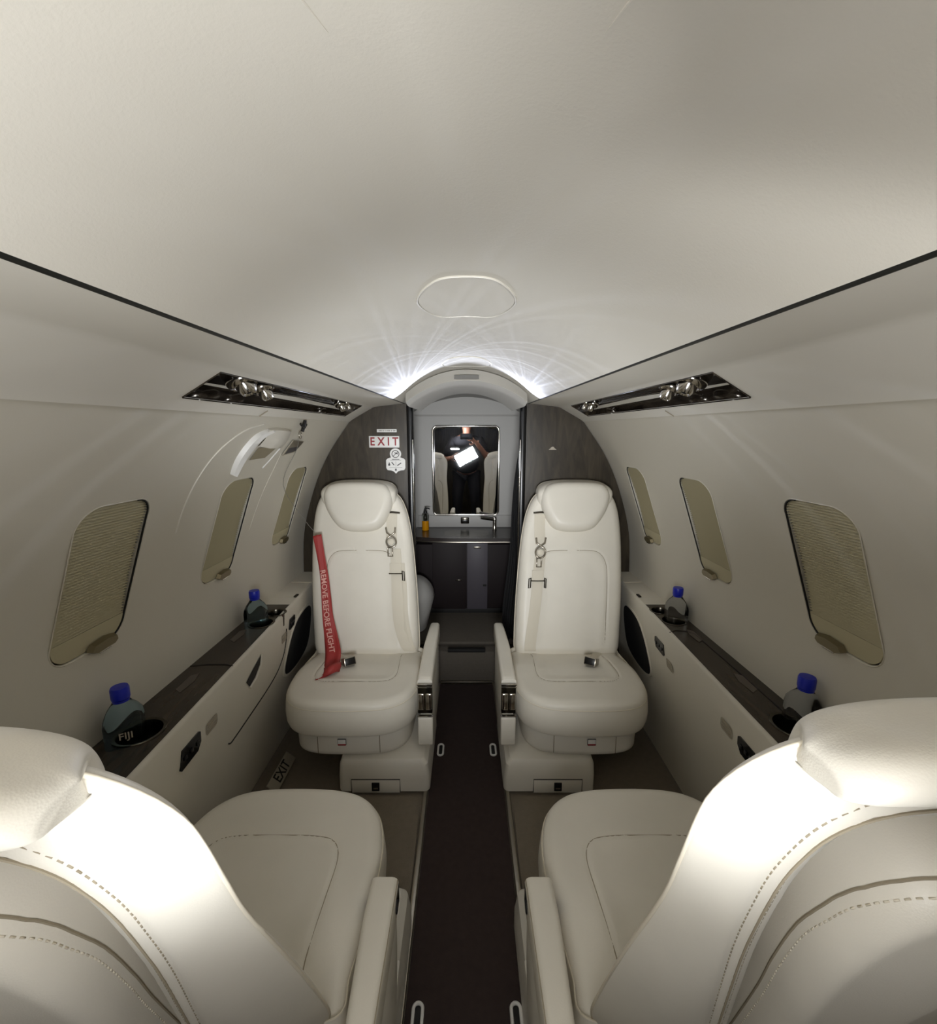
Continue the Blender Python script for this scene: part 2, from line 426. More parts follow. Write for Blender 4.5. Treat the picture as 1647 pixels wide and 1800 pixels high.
# windows with pleated shades
win_n = 0
for side, sx in (('left', -1), ('right', 1)):
    for wi, (a, b_) in enumerate(WIN):
        win_n += 1
        root = bpy.data.objects.new('window_%d' % win_n, None); COL.objects.link(root); root['kind'] = 'structure'
        O = win_outline(a, b_, 0, 8)
        # reveal around the opening
        rings = [[wall_pt(sx, y, s, -k) for y, s in O] for k in (-.0012, .0, .006, .045)]
        O2 = win_outline(a, b_, -.0025, 8)
        rings = [[wall_pt(sx, y, s, .0002) for y, s in O2], [wall_pt(sx, y, s, .0016) for y, s in win_outline(a, b_, -.001, 8)]] + rings[1:]
        bm = bmesh.new(); VV = [[bm.verts.new(p) for p in r] for r in rings]
        for A, B in zip(VV, VV[1:]):
            for k in range(len(A)): bm.faces.new((A[k], A[(k + 1) % len(A)], B[(k + 1) % len(A)], B[k]))
        finish('window_reveal', bm, 'wall', root, sharp=50)
        tube('edge_gap', [wall_pt(sx, y, s, -.0012) for y, s in sorted([p for p in win_outline(a, b_, .0012, 8) if p[0] > a + .085], key=lambda p: math.atan2(p[1] - (SW0 + SW1) / 2, p[0] - a - .05))], .0021, 'gap', root, seg=6)
        # pleated shade: zig-zag rows, built as geometry
        rail_s = SW0 + .052
        npl = 42; bm = bmesh.new(); prev = None; pp = (SW1 - .001 - rail_s) / npl
        for i in range(npl):
            for fr, off, cut in ((0, -.0012, 0), (.55, -.0072, .0040)):
                s = rail_s + pp * (i + fr); r = .044; dy = 0
                if s > SW1 - r: dy = r - math.sqrt(max(0, r * r - (s - (SW1 - r)) ** 2))
                yy0, yy1 = a + .003 + dy, b_ - .003 - dy - cut
                row = [bm.verts.new(wall_pt(sx, y, s, off)) for y in np.linspace(yy0, yy1, 5)]
                if prev:
                    for k in range(4): bm.faces.new((prev[k], prev[k + 1], row[k + 1], row[k]))
                prev = row
        finish('pleated_shade', bm, 'shade', root, sharp=5)
        # lower rail of the shade
        oo = [(y, s) for y, s in win_outline(a, b_, .003, 8) if s < rail_s - .001]
        oo = [(a + .003, rail_s - .002)] + sorted([p for p in oo if p[0] < (a + b_) / 2], key=lambda p: -p[1]) + sorted([p for p in oo if p[0] >= (a + b_) / 2], key=lambda p: p[1]) + [(b_ - .003, rail_s - .002)]
        bm = bmesh.new(); f1 = [bm.verts.new(wall_pt(sx, y, s, -.0018)) for y, s in oo]; f2 = [bm.verts.new(wall_pt(sx, y, s, -.010)) for y, s in oo]
        bm.faces.new(f1); n = len(f1)
        for k in range(n): bm.faces.new((f1[k], f2[k], f2[(k + 1) % n], f1[(k + 1) % n]))
        finish('shade_rail', bm, 'shade', root, recalc=False)
        # backing so nothing shows behind
        bm = bmesh.new(); bm.faces.new([bm.verts.new(wall_pt(sx, y, s, -.045)) for y, s in O]); finish('window_pane', bm, 'gap', root)
        # pull handle
        yc = a + .118; sc = SW0 + .004
        hp = [(yc - .036, sc - .002), (yc - .030, sc + .012), (yc + .006, sc + .016), (yc + .034, sc + .010), (yc + .038, sc - .002), (yc + .03, sc - .010), (yc - .02, sc - .012)]
        bm = bmesh.new(); A = [bm.verts.new(wall_pt(sx, y, s, .001)) for y, s in hp]; B = [bm.verts.new(wall_pt(sx, yc + (y - yc) * .9, sc + (s - sc) * .8, .012)) for y, s in hp]
        bm.faces.new(B)
        for k in range(len(A)): bm.faces.new((A[k], A[(k + 1) % len(A)], B[(k + 1) % len(A)], B[k]))
        h = finish('pull_handle', bm, 'bronze', root, recalc=True)
        tube('handle_lip', [wall_pt(sx, y, sc - .011, .010) for y in (yc - .014, yc, yc + .016)], .0022, 'chrome', h)

# strip / valance guide lines, linear in Y
def lerp(a, b_, t): return a + (b_ - a) * t
def ty(y): return (y - .3) / 1.76
def strip_xz(y): return lerp(.300, .275, ty(y)), lerp(1.333, 1.358, ty(y))
def crease_xz(y): return .415, lerp(1.328, 1.346, ty(y))
def lip_xz(y): return .530, lerp(1.258, 1.280, ty(y))
CEIL_C = 1.483
def ceil_z(x, y):
    xs, zs = strip_xz(y); h = CEIL_C - zs
    R = (xs * xs + h * h) / (2 * h)
    return CEIL_C - R + math.sqrt(R * R - x * x)
bm = bmesh.new(); rows = []
for y in np.linspace(Y0, YB + .01, 67):
    xs, _ = strip_xz(y)
    rows.append([bm.verts.new((x, y, ceil_z(x, y))) for x in np.linspace(-xs + .002, xs - .002, 41)])
for A, B in zip(rows, rows[1:]):
    for k in range(40): bm.faces.new((A[k], B[k], B[k + 1], A[k + 1]))
ceil = tag(finish('ceiling', bm, 'ceiling'), kind='structure')
# headliner details: two covers let into it and two faint seams
def on_ceil(x, y, off=.0): return Vector((x, y, ceil_z(x, y) - off))
for (cy, hw, y0, y1, dm) in ((0, .094, .80, 1.05, 0), (0, .088, 1.57, 1.77, 0)):
    pts = catmull([(0, y0), (.055, y0 + .012), (hw, y0 + .10), (.062, y1 - .02), (0, y1), (-.062, y1 - .02), (-hw, y0 + .10), (-.055, y0 + .012)], 7, True)
    r = tube('cover_rim', [on_ceil(x, y, .0012) for x, y in pts], .0022, 'trim', ceil, seg=6, closed=True)
    bm = bmesh.new(); cen = bm.verts.new(on_ceil(0, (y0 + y1) / 2, .0022)); last = None
    for q in (.33, .66, .97):
        ring = [bm.verts.new(on_ceil(x * q, (y0 + y1) / 2 + (y - (y0 + y1) / 2) * q, .0022)) for x, y in pts]
        n = len(ring)
        for k in range(n):
            if last is None: bm.faces.new((cen, ring[(k + 1) % n], ring[k]))
            else: bm.faces.new((last[k], last[(k + 1) % n], ring[(k + 1) % n], ring[k]))
        last = ring
    finish('access_cover', bm, 'ceiling', ceil)
for sx in (-1, 1):
    tube('headliner_seam', [on_ceil(sx * x, y, .0003) for x, y in ((.103, .15), (.101, .24), (.098, .30), (.088, .33))], [.0016, .0014, .001, .0002], 'trim', ceil, seg=5)

# dark gaskets
for i, sx in enumerate((-1, 1)):
    P = []
    for y in np.linspace(Y0, YB, 14):
        x, z = strip_xz(y); P.append((sx * x, y, z))
    bm = bmesh.new(); prev = None
    for (x, y, z) in P:
        row = [bm.verts.new((x + sx * dx, y, z + dz)) for dx, dz in ((-.0035, .006), (-.001, .0005), (.003, .0), (.006, .012))]
        if prev:
            for k in range(3): bm.faces.new((prev[k], row[k], row[k + 1], prev[k + 1]))
        prev = row
    tag(finish('trim_%d' % (i + 1), bm, 'strip', sharp=80), kind='structure')

# overhead service panels (valances) with recessed trays
TR = (.80, 1.86)
for side, sx in (('left', -1), ('right', 1)):
    root = thing('overhead_service_panel', 'ivory overhead panel along the %s wall with a dark recessed vent tray' % side, 'overhead panel', (sx * .42, .5, 1.3))
    off = Vector(root.location)
    def pt(u, y, up=0.0):
        """u 0..1 strip->crease, 1..2 crease->lip, 2..3 lip->wall"""
        a, b_, c = strip_xz(y), crease_xz(y), lip_xz(y); d = (.553, c[1] + .012)
        K = [(a[0] + .006, a[1] + .004), b_, c, d]
        i = min(int(u), 2); t = u - i
        return Vector((sx * lerp(K[i][0], K[i + 1][0], t), y, lerp(K[i][1], K[i + 1][1], t) + up)) - off
    ys = sorted(set([Y0, -.6, 0, .3, .55, TR[0], 1.0, 1.2, 1.45, 1.7, TR[1], 1.95, YB]))
    us = [0, .15, .5, .92, 1.0, 1.10, 1.72, 1.93, 2.0, 2.12, 2.4, 3.0]
    bm = bmesh.new(); G = [[bm.verts.new(pt(u, y, .004 * (1 - abs(u - 1.5)) if 1 < u < 2 else 0)) for u in us] for y in ys]
    for i in range(len(ys) - 1):
        for k in range(len(us) - 1):
            if TR[0] - 1e-6 <= ys[i] and ys[i + 1] <= TR[1] + 1e-6 and 1.10 - 1e-6 <= us[k] and us[k + 1] <= 1.72 + 1e-6: continue
            bm.faces.new((G[i][k], G[i + 1][k], G[i + 1][k + 1], G[i][k + 1]))
    finish('panel_skin', bm, 'trim', root, sharp=25)
    # tray: glossy dark walls and back
    bm = bmesh.new(); c1 = [pt(1.10, TR[0]), pt(1.10, TR[1]), pt(1.72, TR[1]), pt(1.72, TR[0])]
    dn = Vector((sx * .012, 0, .034)); va = [bm.verts.new(p) for p in c1]; vb = [bm.verts.new(p + dn) for p in c1]
    bm.faces.new(vb)
    for k in range(4): bm.faces.new((va[k], va[(k + 1) % 4], vb[(k + 1) % 4], vb[k]))
    tray = finish('vent_tray', bm, wood_mat('gloss_tray_' + side, (24, 20, 17), (70, 62, 52), .07, (9, 1.4, 9)), root, sharp=20)
    # eyeball vents and reading lights
    nrm = Vector((sx * .45, 0, 1)).normalized()
    rot = nrm.to_track_quat('Z', 'Y').to_matrix()
    def eyeball(name, y, u, r, lit=False):
        c = pt(u, y) + dn * .55
        o = lathe(name, [(r * 1.25, .012), (r * 1.3, .004), (r * 1.2, -.004), (r, -.008), (r * .96, -.004), (r * .8, -.006), (r * .66, -.020), (r * .5, -.026), (r * .42, -.024), (r * .34, -.012)], 'chrome', root, 32, c, rot)
        lathe('nozzle', [(r * .30, -.010), (r * .30, -.022), (r * .16, -.024), (r * .14, -.012)], 'black', o, 20, c, rot)
        return o
    eyeball('air_vent', .955, 1.36, .027); eyeball('air_vent', 1.06, 1.42, .021); eyeball('reading_light', 1.70, 1.42, .017)
    eyeball('air_vent', 1.735, 1.30, .012)
    tube('oxygen_cover_edge', [pt(1.58, y) + dn * .9 for y in (1.12, 1.3, 1.5, 1.66)], .0010, 'satin', root)
    # joint in the lower lip
    tube('panel_joint', [pt(u, 1.16) + Vector((0, 0, -.001)) for u in (1.80, 1.9, 2.0)], .0012, 'seam', root)
    tag(root, group='overhead service panels')

# floor, carpets, runner
tag(box('floor', (0, (Y0 + BACK) / 2, -.03), (1.62, BACK - Y0, .05), 'carpet', bev=0), kind='structure')
o = tag(box('aisle_runner', (0, .40, .001), (.262, 3.24, .008), 'runner', bev=.002), 'dark brown aisle runner down the centre of the cabin floor', 'runner')
# raised carpet mats beside the runner, under the near seats
for sx, sd in ((-1, 'left'), (1, 'right')):
    P = [(sx * x, y) for x, y in ((.150, .45), (.152, 1.10), (.155, 1.25), (.185, 1.325), (.45, 1.33), (.70, 1.33), (.70, .45))]
    bm = bmesh.new(); a = [bm.verts.new((x, y, .0)) for x, y in P]; b_ = [bm.verts.new((x - sx * 0, y, .008)) for x, y in P]
    bm.faces.new(b_)
    for k in range(len(a)): bm.faces.new((a[k], a[(k + 1) % len(a)], b_[(k + 1) % len(a)], b_[k]))
    bmesh.ops.recalc_face_normals(bm, faces=bm.faces)
    o = finish('carpet_mat', bm, 'carpet'); tag(o, 'taupe carpet mat under the near %s seat, rounded corner beside the runner' % sd, 'mat', 'taupe carpet mats')
    # seat rail edge
    t = box('seat_track', (sx * .141, 1.25, .004), (.014, 1.55, .010), 'satin', bev=.003)
    tag(t, 'slim metal floor track at the %s edge of the dark runner' % sd, 'track', 'floor tracks')
for (x, y) in ((-.101, 1.552), (.104, 1.552), (-.104, .735), (.106, .735)):
    pts = [(x + px, y + py, .0075) for px, py in rrect(0, 0, .020, .062, .0099, 6)]
    nm = '%s %s' % ('far' if y > 1 else 'near', 'left' if x < 0 else 'right')
    root = thing('floor_latch', 'small oval chrome latch set in the runner, %s of the aisle pairs' % nm, 'latch', (x, y, .005), 0, 'oval floor latches')
    tube('latch_ring', [Vector(p) - root.location for p in pts], .0038, 'white', root, seg=8, closed=True)
    plate('latch_well', [Vector(p) - root.location - Vector((0, 0, .0015)) for p in pts], (0, 0, -1), .001, 'gap', root)

# floor-level side panel: cream armrest ledge with walnut top
def inner_x(y, sx): return .618 + .038 * y + (.008 if sx > 0 else 0)
LZ = .572
def cup_list(sx): return [(-.722, .885, .046), (-.716, 1.462, .040), (-.704, 1.552, .034)] if sx < 0 else [(.742, .905, .046), (.732, 1.482, .040), (.724, 1.572, .034)]
for side, sx in (('left', -1), ('right', 1)):
    root = thing('side_ledge', 'cream side console with a dark walnut top under the %s windows' % side, 'console', (sx * .7, 1.0, 0), 0, 'side consoles')
    off = Vector(root.location)
    yA, yW, yE = Y0, 1.635, YB
    def prof_face(y): xi = inner_x(y, sx); return [(xi + .008, LZ), (xi + .002, LZ - .004), (xi, LZ - .012), (xi + .004, LZ - .10), (xi + .028, LZ - .25), (xi + .06, .12), (.748, .0)]
    bm = bmesh.new(); rows = []
    for y in np.linspace(yA, yE, 30):
        xi = inner_x(y, sx); rows.append([bm.verts.new(Vector((sx * x, y, z)) - off) for x, z in prof_face(y)])
    # face stays whole; a dark sheet is laid on for the far-seat opening
    for i, (A, B) in enumerate(zip(rows, rows[1:])):
        for k in range(len(A) - 1): bm.faces.new((A[k], B[k], B[k + 1], A[k + 1]))
    finish('side_panel', bm, 'trim' if False else 'wall', root, sharp=50, recalc=True)
    # top: walnut with round cup openings
    def plan(y0, y1, holes, z, name, mat):
        pts, edges = [], []
        hl = []
        for cx, cy, r in holes:
            h = [(cx + r * math.cos(2 * PI * k / 28), cy + r * math.sin(2 * PI * k / 28)) for k in range(28)]
            i0 = len(pts); pts += h; edges += [(i0 + k, i0 + (k + 1) % 28) for k in range(28)]; hl.append((cx, cy, r))
        i0 = len(pts)
        rim = [(sx * (inner_x(y, sx) + .006), y) for y in np.linspace(y0, y1, 9)] + [(sx * .787, y) for y in np.linspace(y1, y0, 9)]
        pts += rim; edges += [(i0 + k, i0 + (k + 1) % len(rim)) for k in range(len(rim))]
        V, E_, F_, _, _, _ = delaunay_2d_cdt([Vector(p) for p in pts], edges, [], 1, 1e-7)
        bm = bmesh.new(); vs = [bm.verts.new(Vector((v.x, v.y, z)) - off) for v in V]
        for f in F_:
            c = sum((V[i] for i in f), Vector((0, 0))) / len(f)
            if any((c.x - cx) ** 2 + (c.y - cy) ** 2 < (r * .99) ** 2 for cx, cy, r in hl): continue
            bm.faces.new([vs[i] for i in f])
        bmesh.ops.recalc_face_normals(bm, faces=bm.faces)
        o = finish(name, bm, mat, root)
        for p in o.data.polygons:
            if p.normal.z < 0: o.data.flip_normals(); break
        return o
    plan(yA, yW, cup_list(sx), LZ + .001, 'walnut_top', 'wood_ledge')
    plan(yW, yE, [], LZ + .0005, 'padded_top', 'leather')
    # cups
    for cx, cy, r in cup_list(sx):
        lathe('cup_holder', [(r - .004, LZ - .003), (r + .004, LZ + .002), (r + .003, LZ + .0035), (r - .003, LZ + .002), (r - .005, LZ - .004), (r - .008, LZ - .05), (r - .012, LZ - .054), (.001, LZ - .055)], 'gunmetal', root, 36, Vector((cx, cy, 0)) - off, caps=False)
    # lid joints
    if sx < 0:
        J = [[(-.785, 1.168, LZ + .002), (-.74, 1.176, LZ + .002), (-.69, 1.176, LZ + .002), (-.664, 1.168, LZ + .002)], ]
    else:
        J = [[(.675, 1.385, LZ + .002), (.70, 1.40, LZ + .002), (.735, 1.395, LZ + .002), (.752, 1.37, LZ + .002), (.754, 1.2, LZ + .002), (.753, 1.0, LZ + .002), (.752, .93, LZ + .002)]]
    for j in J: tube('lid_joint', [Vector(p) - off for p in j], .0012, 'gap', root, seg=4)
    # worn placards on the lid
    for (px, py) in ((.738, 1.08), (.745, 1.36)):
        q = [(sx * (px + dx), py + dy, LZ + .0018) for dx, dy in ((-.008, -.045), (.012, -.03), (.014, .035), (-.002, .05), (-.012, .01))]
        plate('lid_placard', [Vector(p) - off for p in q], (0, 0, 1), .0006, 'wlabel', root)
    def fp(y, z, o_=0.002):
        xi = [p for p in prof_face(y)]; zs = [p[1] for p in xi][::-1]; xs = [p[0] for p in xi][::-1]
        return Vector((sx * (np.interp(z, zs, xs) - o_), y, z)) - off
    # black control panel
    spec = {'left': [(.90, .985, .455, .505), (1.60, 1.665, .480, .522)], 'right': [(.90, .975, .455, .500), (1.425, 1.51, .465, .505)]}[side]
    for (ya, yb, za, zb) in spec:
        q = [(ya, za + .006), (ya + .006, za), (yb - .012, za + .002), (yb, za + .02), (yb, zb - .004), (yb - .006, zb), (ya + .01, zb)]
        bm = bmesh.new(); A = [bm.verts.new(fp(y, z, -.001)) for y, z in q]; B = [bm.verts.new(fp(y, z, .0035)) for y, z in q]
        bm.faces.new(B)
        for k in range(len(A)): bm.faces.new((A[k], A[(k + 1) % len(A)], B[(k + 1) % len(A)], B[k]))
        cp = finish('control_panel', bm, 'screen', root, recalc=True)
        for k in range(3):
            c = fp(ya + .02 + k * (yb - ya - .035) / 2, (za + zb) / 2, .004); box('button', c, (.003, .010, .010), 'black', cp, bev=.001)
    # speaker grilles: rows of short slots on a pad
    gl = {'left': [(1.04, .482), (1.555, .475)], 'right': [(1.03, .478), (1.385, .455)]}[side]
    for (gy, gz) in gl:
        q = [(gy + dy, gz + dz) for dy, dz in rrect(0, 0, .056, .034, .010, 3)]
        bm = bmesh.new(); A = [bm.verts.new(fp(y, z, .0012)) for y, z in q]; bm.faces.new(A)
        g = finish('speaker_grille', bm, 'greylabel', root)
        if (g.data.polygons[0].normal.x) * sx > 0: g.data.flip_normals()
        for k in range(4):
            z = gz - .011 + k * .0073
            tube('slot', [fp(gy - .021, z, .0016), fp(gy + .021, z, .0016)], .0011, 'seam', g, seg=4)
    if sx < 0:
        # recessed triangular finger latch and the long table-door seam
        q = [(1.235, .482), (1.262, .452), (1.30, .462), (1.335, .486), (1.346, .515), (1.29, .500)]
        bm = bmesh.new(); A = [bm.verts.new(fp(y, z, .0015)) for y, z in q]; bm.faces.new(A); g = finish('finger_latch', bm, 'gap', root)
        if g.data.polygons[0].normal.x * sx > 0: g.data.flip_normals()
        tube('latch_lip', [fp(y, z, .003) for y, z in ((1.262, .448), (1.305, .457), (1.34, .484), (1.350, .516))], .004, 'wall', root, seg=8)
        tube('door_seam', [fp(y, z, .0008) for y, z in catmull([(1.145, .345), (1.155, .338), (1.175, .335), (1.28, .338), (1.42, .345), (1.51, .362), (1.56, .40), (1.575, .45), (1.575, .50)], 5)], .0022, 'gap', root, seg=6)
    # flat black sheet drawn as the shaded hollow beside the far seat
    q = catmull([(1.585, .30), (1.60, .40), (1.655, .475), (1.74, .500), (1.86, .49), (1.90, .40), (1.88, .28), (1.72, .26)], 5, True)
    bm = bmesh.new(); A = [bm.verts.new(fp(y, z, .004)) for y, z in q]; B = [bm.verts.new(fp(y, z, -.0)) for y, z in q]; C = [bm.verts.new(fp(1.74 + (y - 1.74) * .93, .38 + (z - .38) * .93, .0035)) for y, z in q]
    n = len(A)
    for k in range(n):
        bm.faces.new((A[k], A[(k + 1) % n], B[(k + 1) % n], B[k])); bm.faces.new((A[k], C[k], C[(k + 1) % n], A[(k + 1) % n]))
    finish('recess_rim', bm, 'wall', root, recalc=True)
    bm = bmesh.new(); bm.faces.new([bm.verts.new(fp(y, z, .003)) for y, z in q]); g = finish('recess_shade_sheet', bm, 'curtain', root)
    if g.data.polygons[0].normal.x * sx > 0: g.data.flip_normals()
    # padded top catch and seam
    x_i = inner_x(1.70, sx)
    tube('top_joint', [Vector((sx * x, 1.90, LZ + .0012)) - off for x in (x_i + .01, .72, .785)], .0011, 'thread', root, seg=4)
    box('catch', Vector((sx * (x_i + .012), 1.725, LZ + .003)) - off, (.012, .03, .006), 'gunmetal', root, bev=.002)
    tube('catch_joint', [Vector((sx * x, 1.725, LZ + .0012)) - off for x in (x_i + .02, .70, .74)], .0009, 'thread', root, seg=4)

# sills that close the gap between console and hull below
# EXIT letters on the floor-level marker strip
root = thing('floor_exit_marker', 'tilted EXIT marker at floor level beside the cream console', 'sign', (-.668, 1.42, .01))
def fm(u, v): return Vector((v * .62 * -1, u * 1.0, .0125 + (v * .6))) # lies against the panel foot
ang = math.radians(38)
def em(u, v): return Vector((-.5 * 0 - v * math.cos(ang), -u * -1, v * math.sin(ang)))
box('marker_plate', (0, 0, .012), (.006, .17, .044), 'greylabel', root, bev=.001, rot=Matrix.Rotation(math.radians(-50), 3, 'Y'))
rotm = Matrix.Rotation(math.radians(-50), 3, 'Y')
text_mesh('EXIT', .046, 'gap', 'exit_lettering', root, lambda u, v: rotm @ Vector((.0036, u, v)) + Vector((0, 0, .012)), bold=.0008)

# ------------------------------------------------------------------ emergency exit hatch, handle, pull cord things on the left wall
def wl(y, z, o_=.0): return wall_xz(-1, y, z, o_)
tube_pts = [(1.055, .985), (1.058, 1.06), (1.07, 1.13), (1.10, 1.19), (1.16, 1.232), (1.24, 1.25)]
hatch = thing('exit_hatch', 'emergency exit hatch outline curving over the middle window of the wall with the grab handle', 'hatch', (-.65, 1.3, 1.1))
ho = Vector(hatch.location)
tube('hatch_edge', [wl(y, z, .0005) - ho for y, z in catmull(tube_pts, 6)], .0022, 'trim', hatch, seg=6)
tube('hatch_edge', [wl(y, z, -.0003) - ho for y, z in catmull([(1.50, 1.16), (1.505, 1.10), (1.49, 1.0), (1.475, .90)], 6)], .0018, 'wall', hatch, seg=6)
# grab handle: a bar in a scooped recess
hd = thing('grab_handle', 'pale grab handle with a scooped recess high on the wall', 'handle', (-.60, 1.32, 1.2))
ho = Vector(hd.location)
bar = catmull([(1.225, 1.115), (1.228, 1.17), (1.25, 1.218), (1.30, 1.240)], 6)
bm = bmesh.new(); prev = None
for i, (y, z) in enumerate(bar):
    w = .024 * math.sqrt(max(.05, math.sin(PI * min(.97, (i + .6) / (len(bar) + .3)))))
    row = [bm.verts.new(wl(y + dy, z, o_) - ho) for dy, o_ in ((-w, .0), (-w * .8, .012), (0, .018), (w * .8, .012), (w, .0))]
    if prev:
        for k in range(4): bm.faces.new((prev[k], prev[k + 1], row[k + 1], row[k]))
    prev = row
finish('handle_bar', bm, 'white', hd, recalc=True)
bm = bmesh.new(); prev = None
for y, (z0, z1), o1 in ((1.272, (1.195, 1.240), .010), (1.34, (1.190, 1.243), .016), (1.42, (1.188, 1.240), .016), (1.455, (1.193, 1.232), .004)):
    row = [bm.verts.new(wl(y, z, o_) - ho) for z, o_ in ((z0, .0), (z0, o1), ((z0 + z1) / 2, o1 * 1.4), (z1, o1), (z1, .0))]
    if prev:
        for k in range(4): bm.faces.new((prev[k], prev[k + 1], row[k + 1], row[k]))
    prev = row
finish('handle_cover', bm, 'trim', hd, recalc=True)
q = [(1.285, 1.150), (1.385, 1.152), (1.43, 1.183), (1.30, 1.185)]
bm = bmesh.new(); A = [bm.verts.new(wl(y, z, .002) - ho) for y, z in q]; bm.faces.new(A); finish('handle_pocket', bm, 'bronze', hd, recalc=True)
tube('handle_rib', [wl(y, z, .004) - ho for y, z in ((1.46, 1.20), (1.43, 1.15), (1.40, 1.12))], .0022, 'white', hd)
# black hook with ring and hanging cord, small tilted placard
hk = thing('pin_hook', 'small dark release pin with ring high on the wall', 'pin', (-.55, 1.50, 1.25)); ho = Vector(hk.location)
tube('pin_arm', [wl(1.47, 1.262, .01) - ho, wl(1.49, 1.255, .022) - ho, wl(1.52, 1.262, .012) - ho], .0035, 'black', hk)
tube('pin_body', [wl(1.50, 1.272, .008) - ho, wl(1.49, 1.245, .022) - ho], .006, 'black', hk)
rc = wl(1.50, 1.232, .02)
tube('pin_ring', [rc - ho + Vector((0, .012 * math.cos(a), .012 * math.sin(a))) for a in np.linspace(0, 2 * PI, 17)[:-1]], .0016, 'satin', hk, closed=True)
pl = thing('exit_placard', 'tilted metal instruction placard below the release pin', 'placard', (-.6, 1.55, 1.17)); ho = Vector(pl.location)
q = [(1.505, 1.155), (1.60, 1.165), (1.625, 1.200), (1.52, 1.205)]
bm = bmesh.new(); A = [bm.verts.new(wl(y, z, .002) - ho) for y, z in q]; B = [bm.verts.new(wl(y, z, .006) - ho) for y, z in q]
bm.faces.new(B)
for k in range(4): bm.faces.new((A[k], A[(k + 1) % 4], B[(k + 1) % 4], B[k]))
finish('placard_plate', bm, 'satin', pl, recalc=True)
bm = bmesh.new(); B = [bm.verts.new(wl(y, z, .0066) - ho) for y, z in ((1.515, 1.160), (1.60, 1.168), (1.605, 1.184), (1.52, 1.180))]; bm.faces.new(B); finish('placard_print', bm, 'dark_ink', pl, recalc=True)

# ------------------------------------------------------------------ bulkheads with walnut veneer
OPX = .262
for side, sx in (('left', -1), ('right', 1)):
    root = thing('bulkhead', 'dark walnut bulkhead panel behind the far %s seat' % side, 'partition', (sx * .5, YB, 0), 0, 'aft bulkheads')
    off = Vector(root.location)
    prof = [(OPX, 0), (.75, 0), (.775, .3)] + [(float(x) - .004, float(z)) for x, z in PROF[::3] if z < 1.29] + [(.525, 1.288), (.50, 1.30), (.42, 1.345), (strip_xz(YB)[0], 1.362), (OPX, 1.362)]
    bm = bmesh.new(); A = [bm.verts.new(Vector((sx * x, YB - .004, z)) - off) for x, z in prof]; B = [bm.verts.new(Vector((sx * x, YB + .03, z)) - off) for x, z in prof]
    bm.faces.new(A); bm.faces.new(B[::-1])
    for k in range(len(A)): bm.faces.new((A[k], A[(k + 1) % len(A)], B[(k + 1) % len(A)], B[k]))
    finish('veneer_panel', bm, 'wood', root, recalc=True)
    box('edge_post', Vector((sx * (OPX - .006), YB - .002, .68)) - off, (.030, .05, 1.36), 'black', root, bev=.012, seg=4)
    tube('post_highlight', [Vector((sx * (OPX - .018), YB - .026, z)) - off for z in (.2, .7, 1.2)], .0022, 'chrome', root)  # chrome line added as the highlight on the glossy post

# signs on the left bulkhead
yS = YB - .005
def sign_map(cx, cz, o_=.0): return lambda u, v: Vector((cx + u, yS - .0045 - o_, cz + v))
s1 = thing('exit_sign', 'white sign with red EXIT letters on the walnut bulkhead', 'sign', (-.376, yS, 1.190)); off = Vector(s1.location)
box('sign_plate', (0, -.002, 0), (.138, .004, .052), 'white', s1, bev=.001)
text_mesh('E X I T', .052, 'red', 'sign_lettering', s1, lambda u, v: Vector((u * .86, -.0046, v)), bold=.0012)
s2 = thing('small_placard', 'slim white placard above the EXIT sign', 'placard', (-.363, yS, 1.240))
box('placard_plate', (0, -.0015, 0), (.090, .003, .014), 'white', s2, bev=.0006)
bm = bmesh.new(); x = -.036
while x < .034:
    w = random.uniform(.003, .008); add_box(bm, (x + w / 2, -.0032, 0), (w, .0004, .005)); x += w + random.choice((.0015, .0015, .004))
finish('placard_print', bm, 'grey_print', s2)
s3 = thing('no_smoking_placard', 'white lobed placard with a no smoking disc and seat belt pictograms', 'placard', (-.326, yS, 1.085))
P = [(.026 * math.cos(a), .050 + .026 * math.sin(a) + 0.0) for a in np.linspace(math.radians(-32), math.radians(212), 22)]
low = [(-.022, .034), (-.036, .030), (-.044, .022), (-.044, -.014), (-.038, -.024), (-.020, -.026), (-.010, -.030), (0, -.040), (.010, -.030), (.020, -.026), (.038, -.024), (.044, -.014), (.044, .022), (.036, .030), (.022, .034)]
plate('placard_plate', [(x, -.003, z) for x, z in P + low], (0, 1, 0), .003, 'white', s3)
tube('no_smoking_ring', [(.016 * math.cos(a), -.0036, .050 + .016 * math.sin(a)) for a in np.linspace(0, 2 * PI, 25)[:-1]], .0016, 'dark_ink', s3, closed=True)
bm = bmesh.new()
R45 = Matrix.Rotation(math.radians(-42), 3, 'Y')
add_box(bm, (0, -.0035, .050), (.030, .0006, .0026), rot=R45); add_box(bm, (.003, -.0035, .053), (.016, .0006, .004), rot=Matrix.Rotation(math.radians(20), 3, 'Y'))
add_box(bm, (0, -.0035, .026), (.034, .0006, .0022)); add_box(bm, (0, -.0035, .021), (.050, .0006, .0012))
add_box(bm, (-.030, -.0035, .001), (.009, .0006, .009)); add_box(bm, (-.030, -.0035, .008), (.004, .0006, .006))
add_box(bm, (-.013, -.0035, .006), (.018, .0006, .004), rot=Matrix.Rotation(math.radians(50), 3, 'Y')); add_box(bm, (.016, -.0035, .003), (.022, .0006, .004), rot=Matrix.Rotation(math.radians(-35), 3, 'Y'))
add_box(bm, (.001, -.0035, .004), (.001, .0006, .024)); add_box(bm, (0, -.0035, -.022), (.007, .0006, .010)); add_box(bm, (0, -.0035, -.012), (.060, .0006, .0010))
finish('placard_pictograms', bm, 'dark_ink', s3)
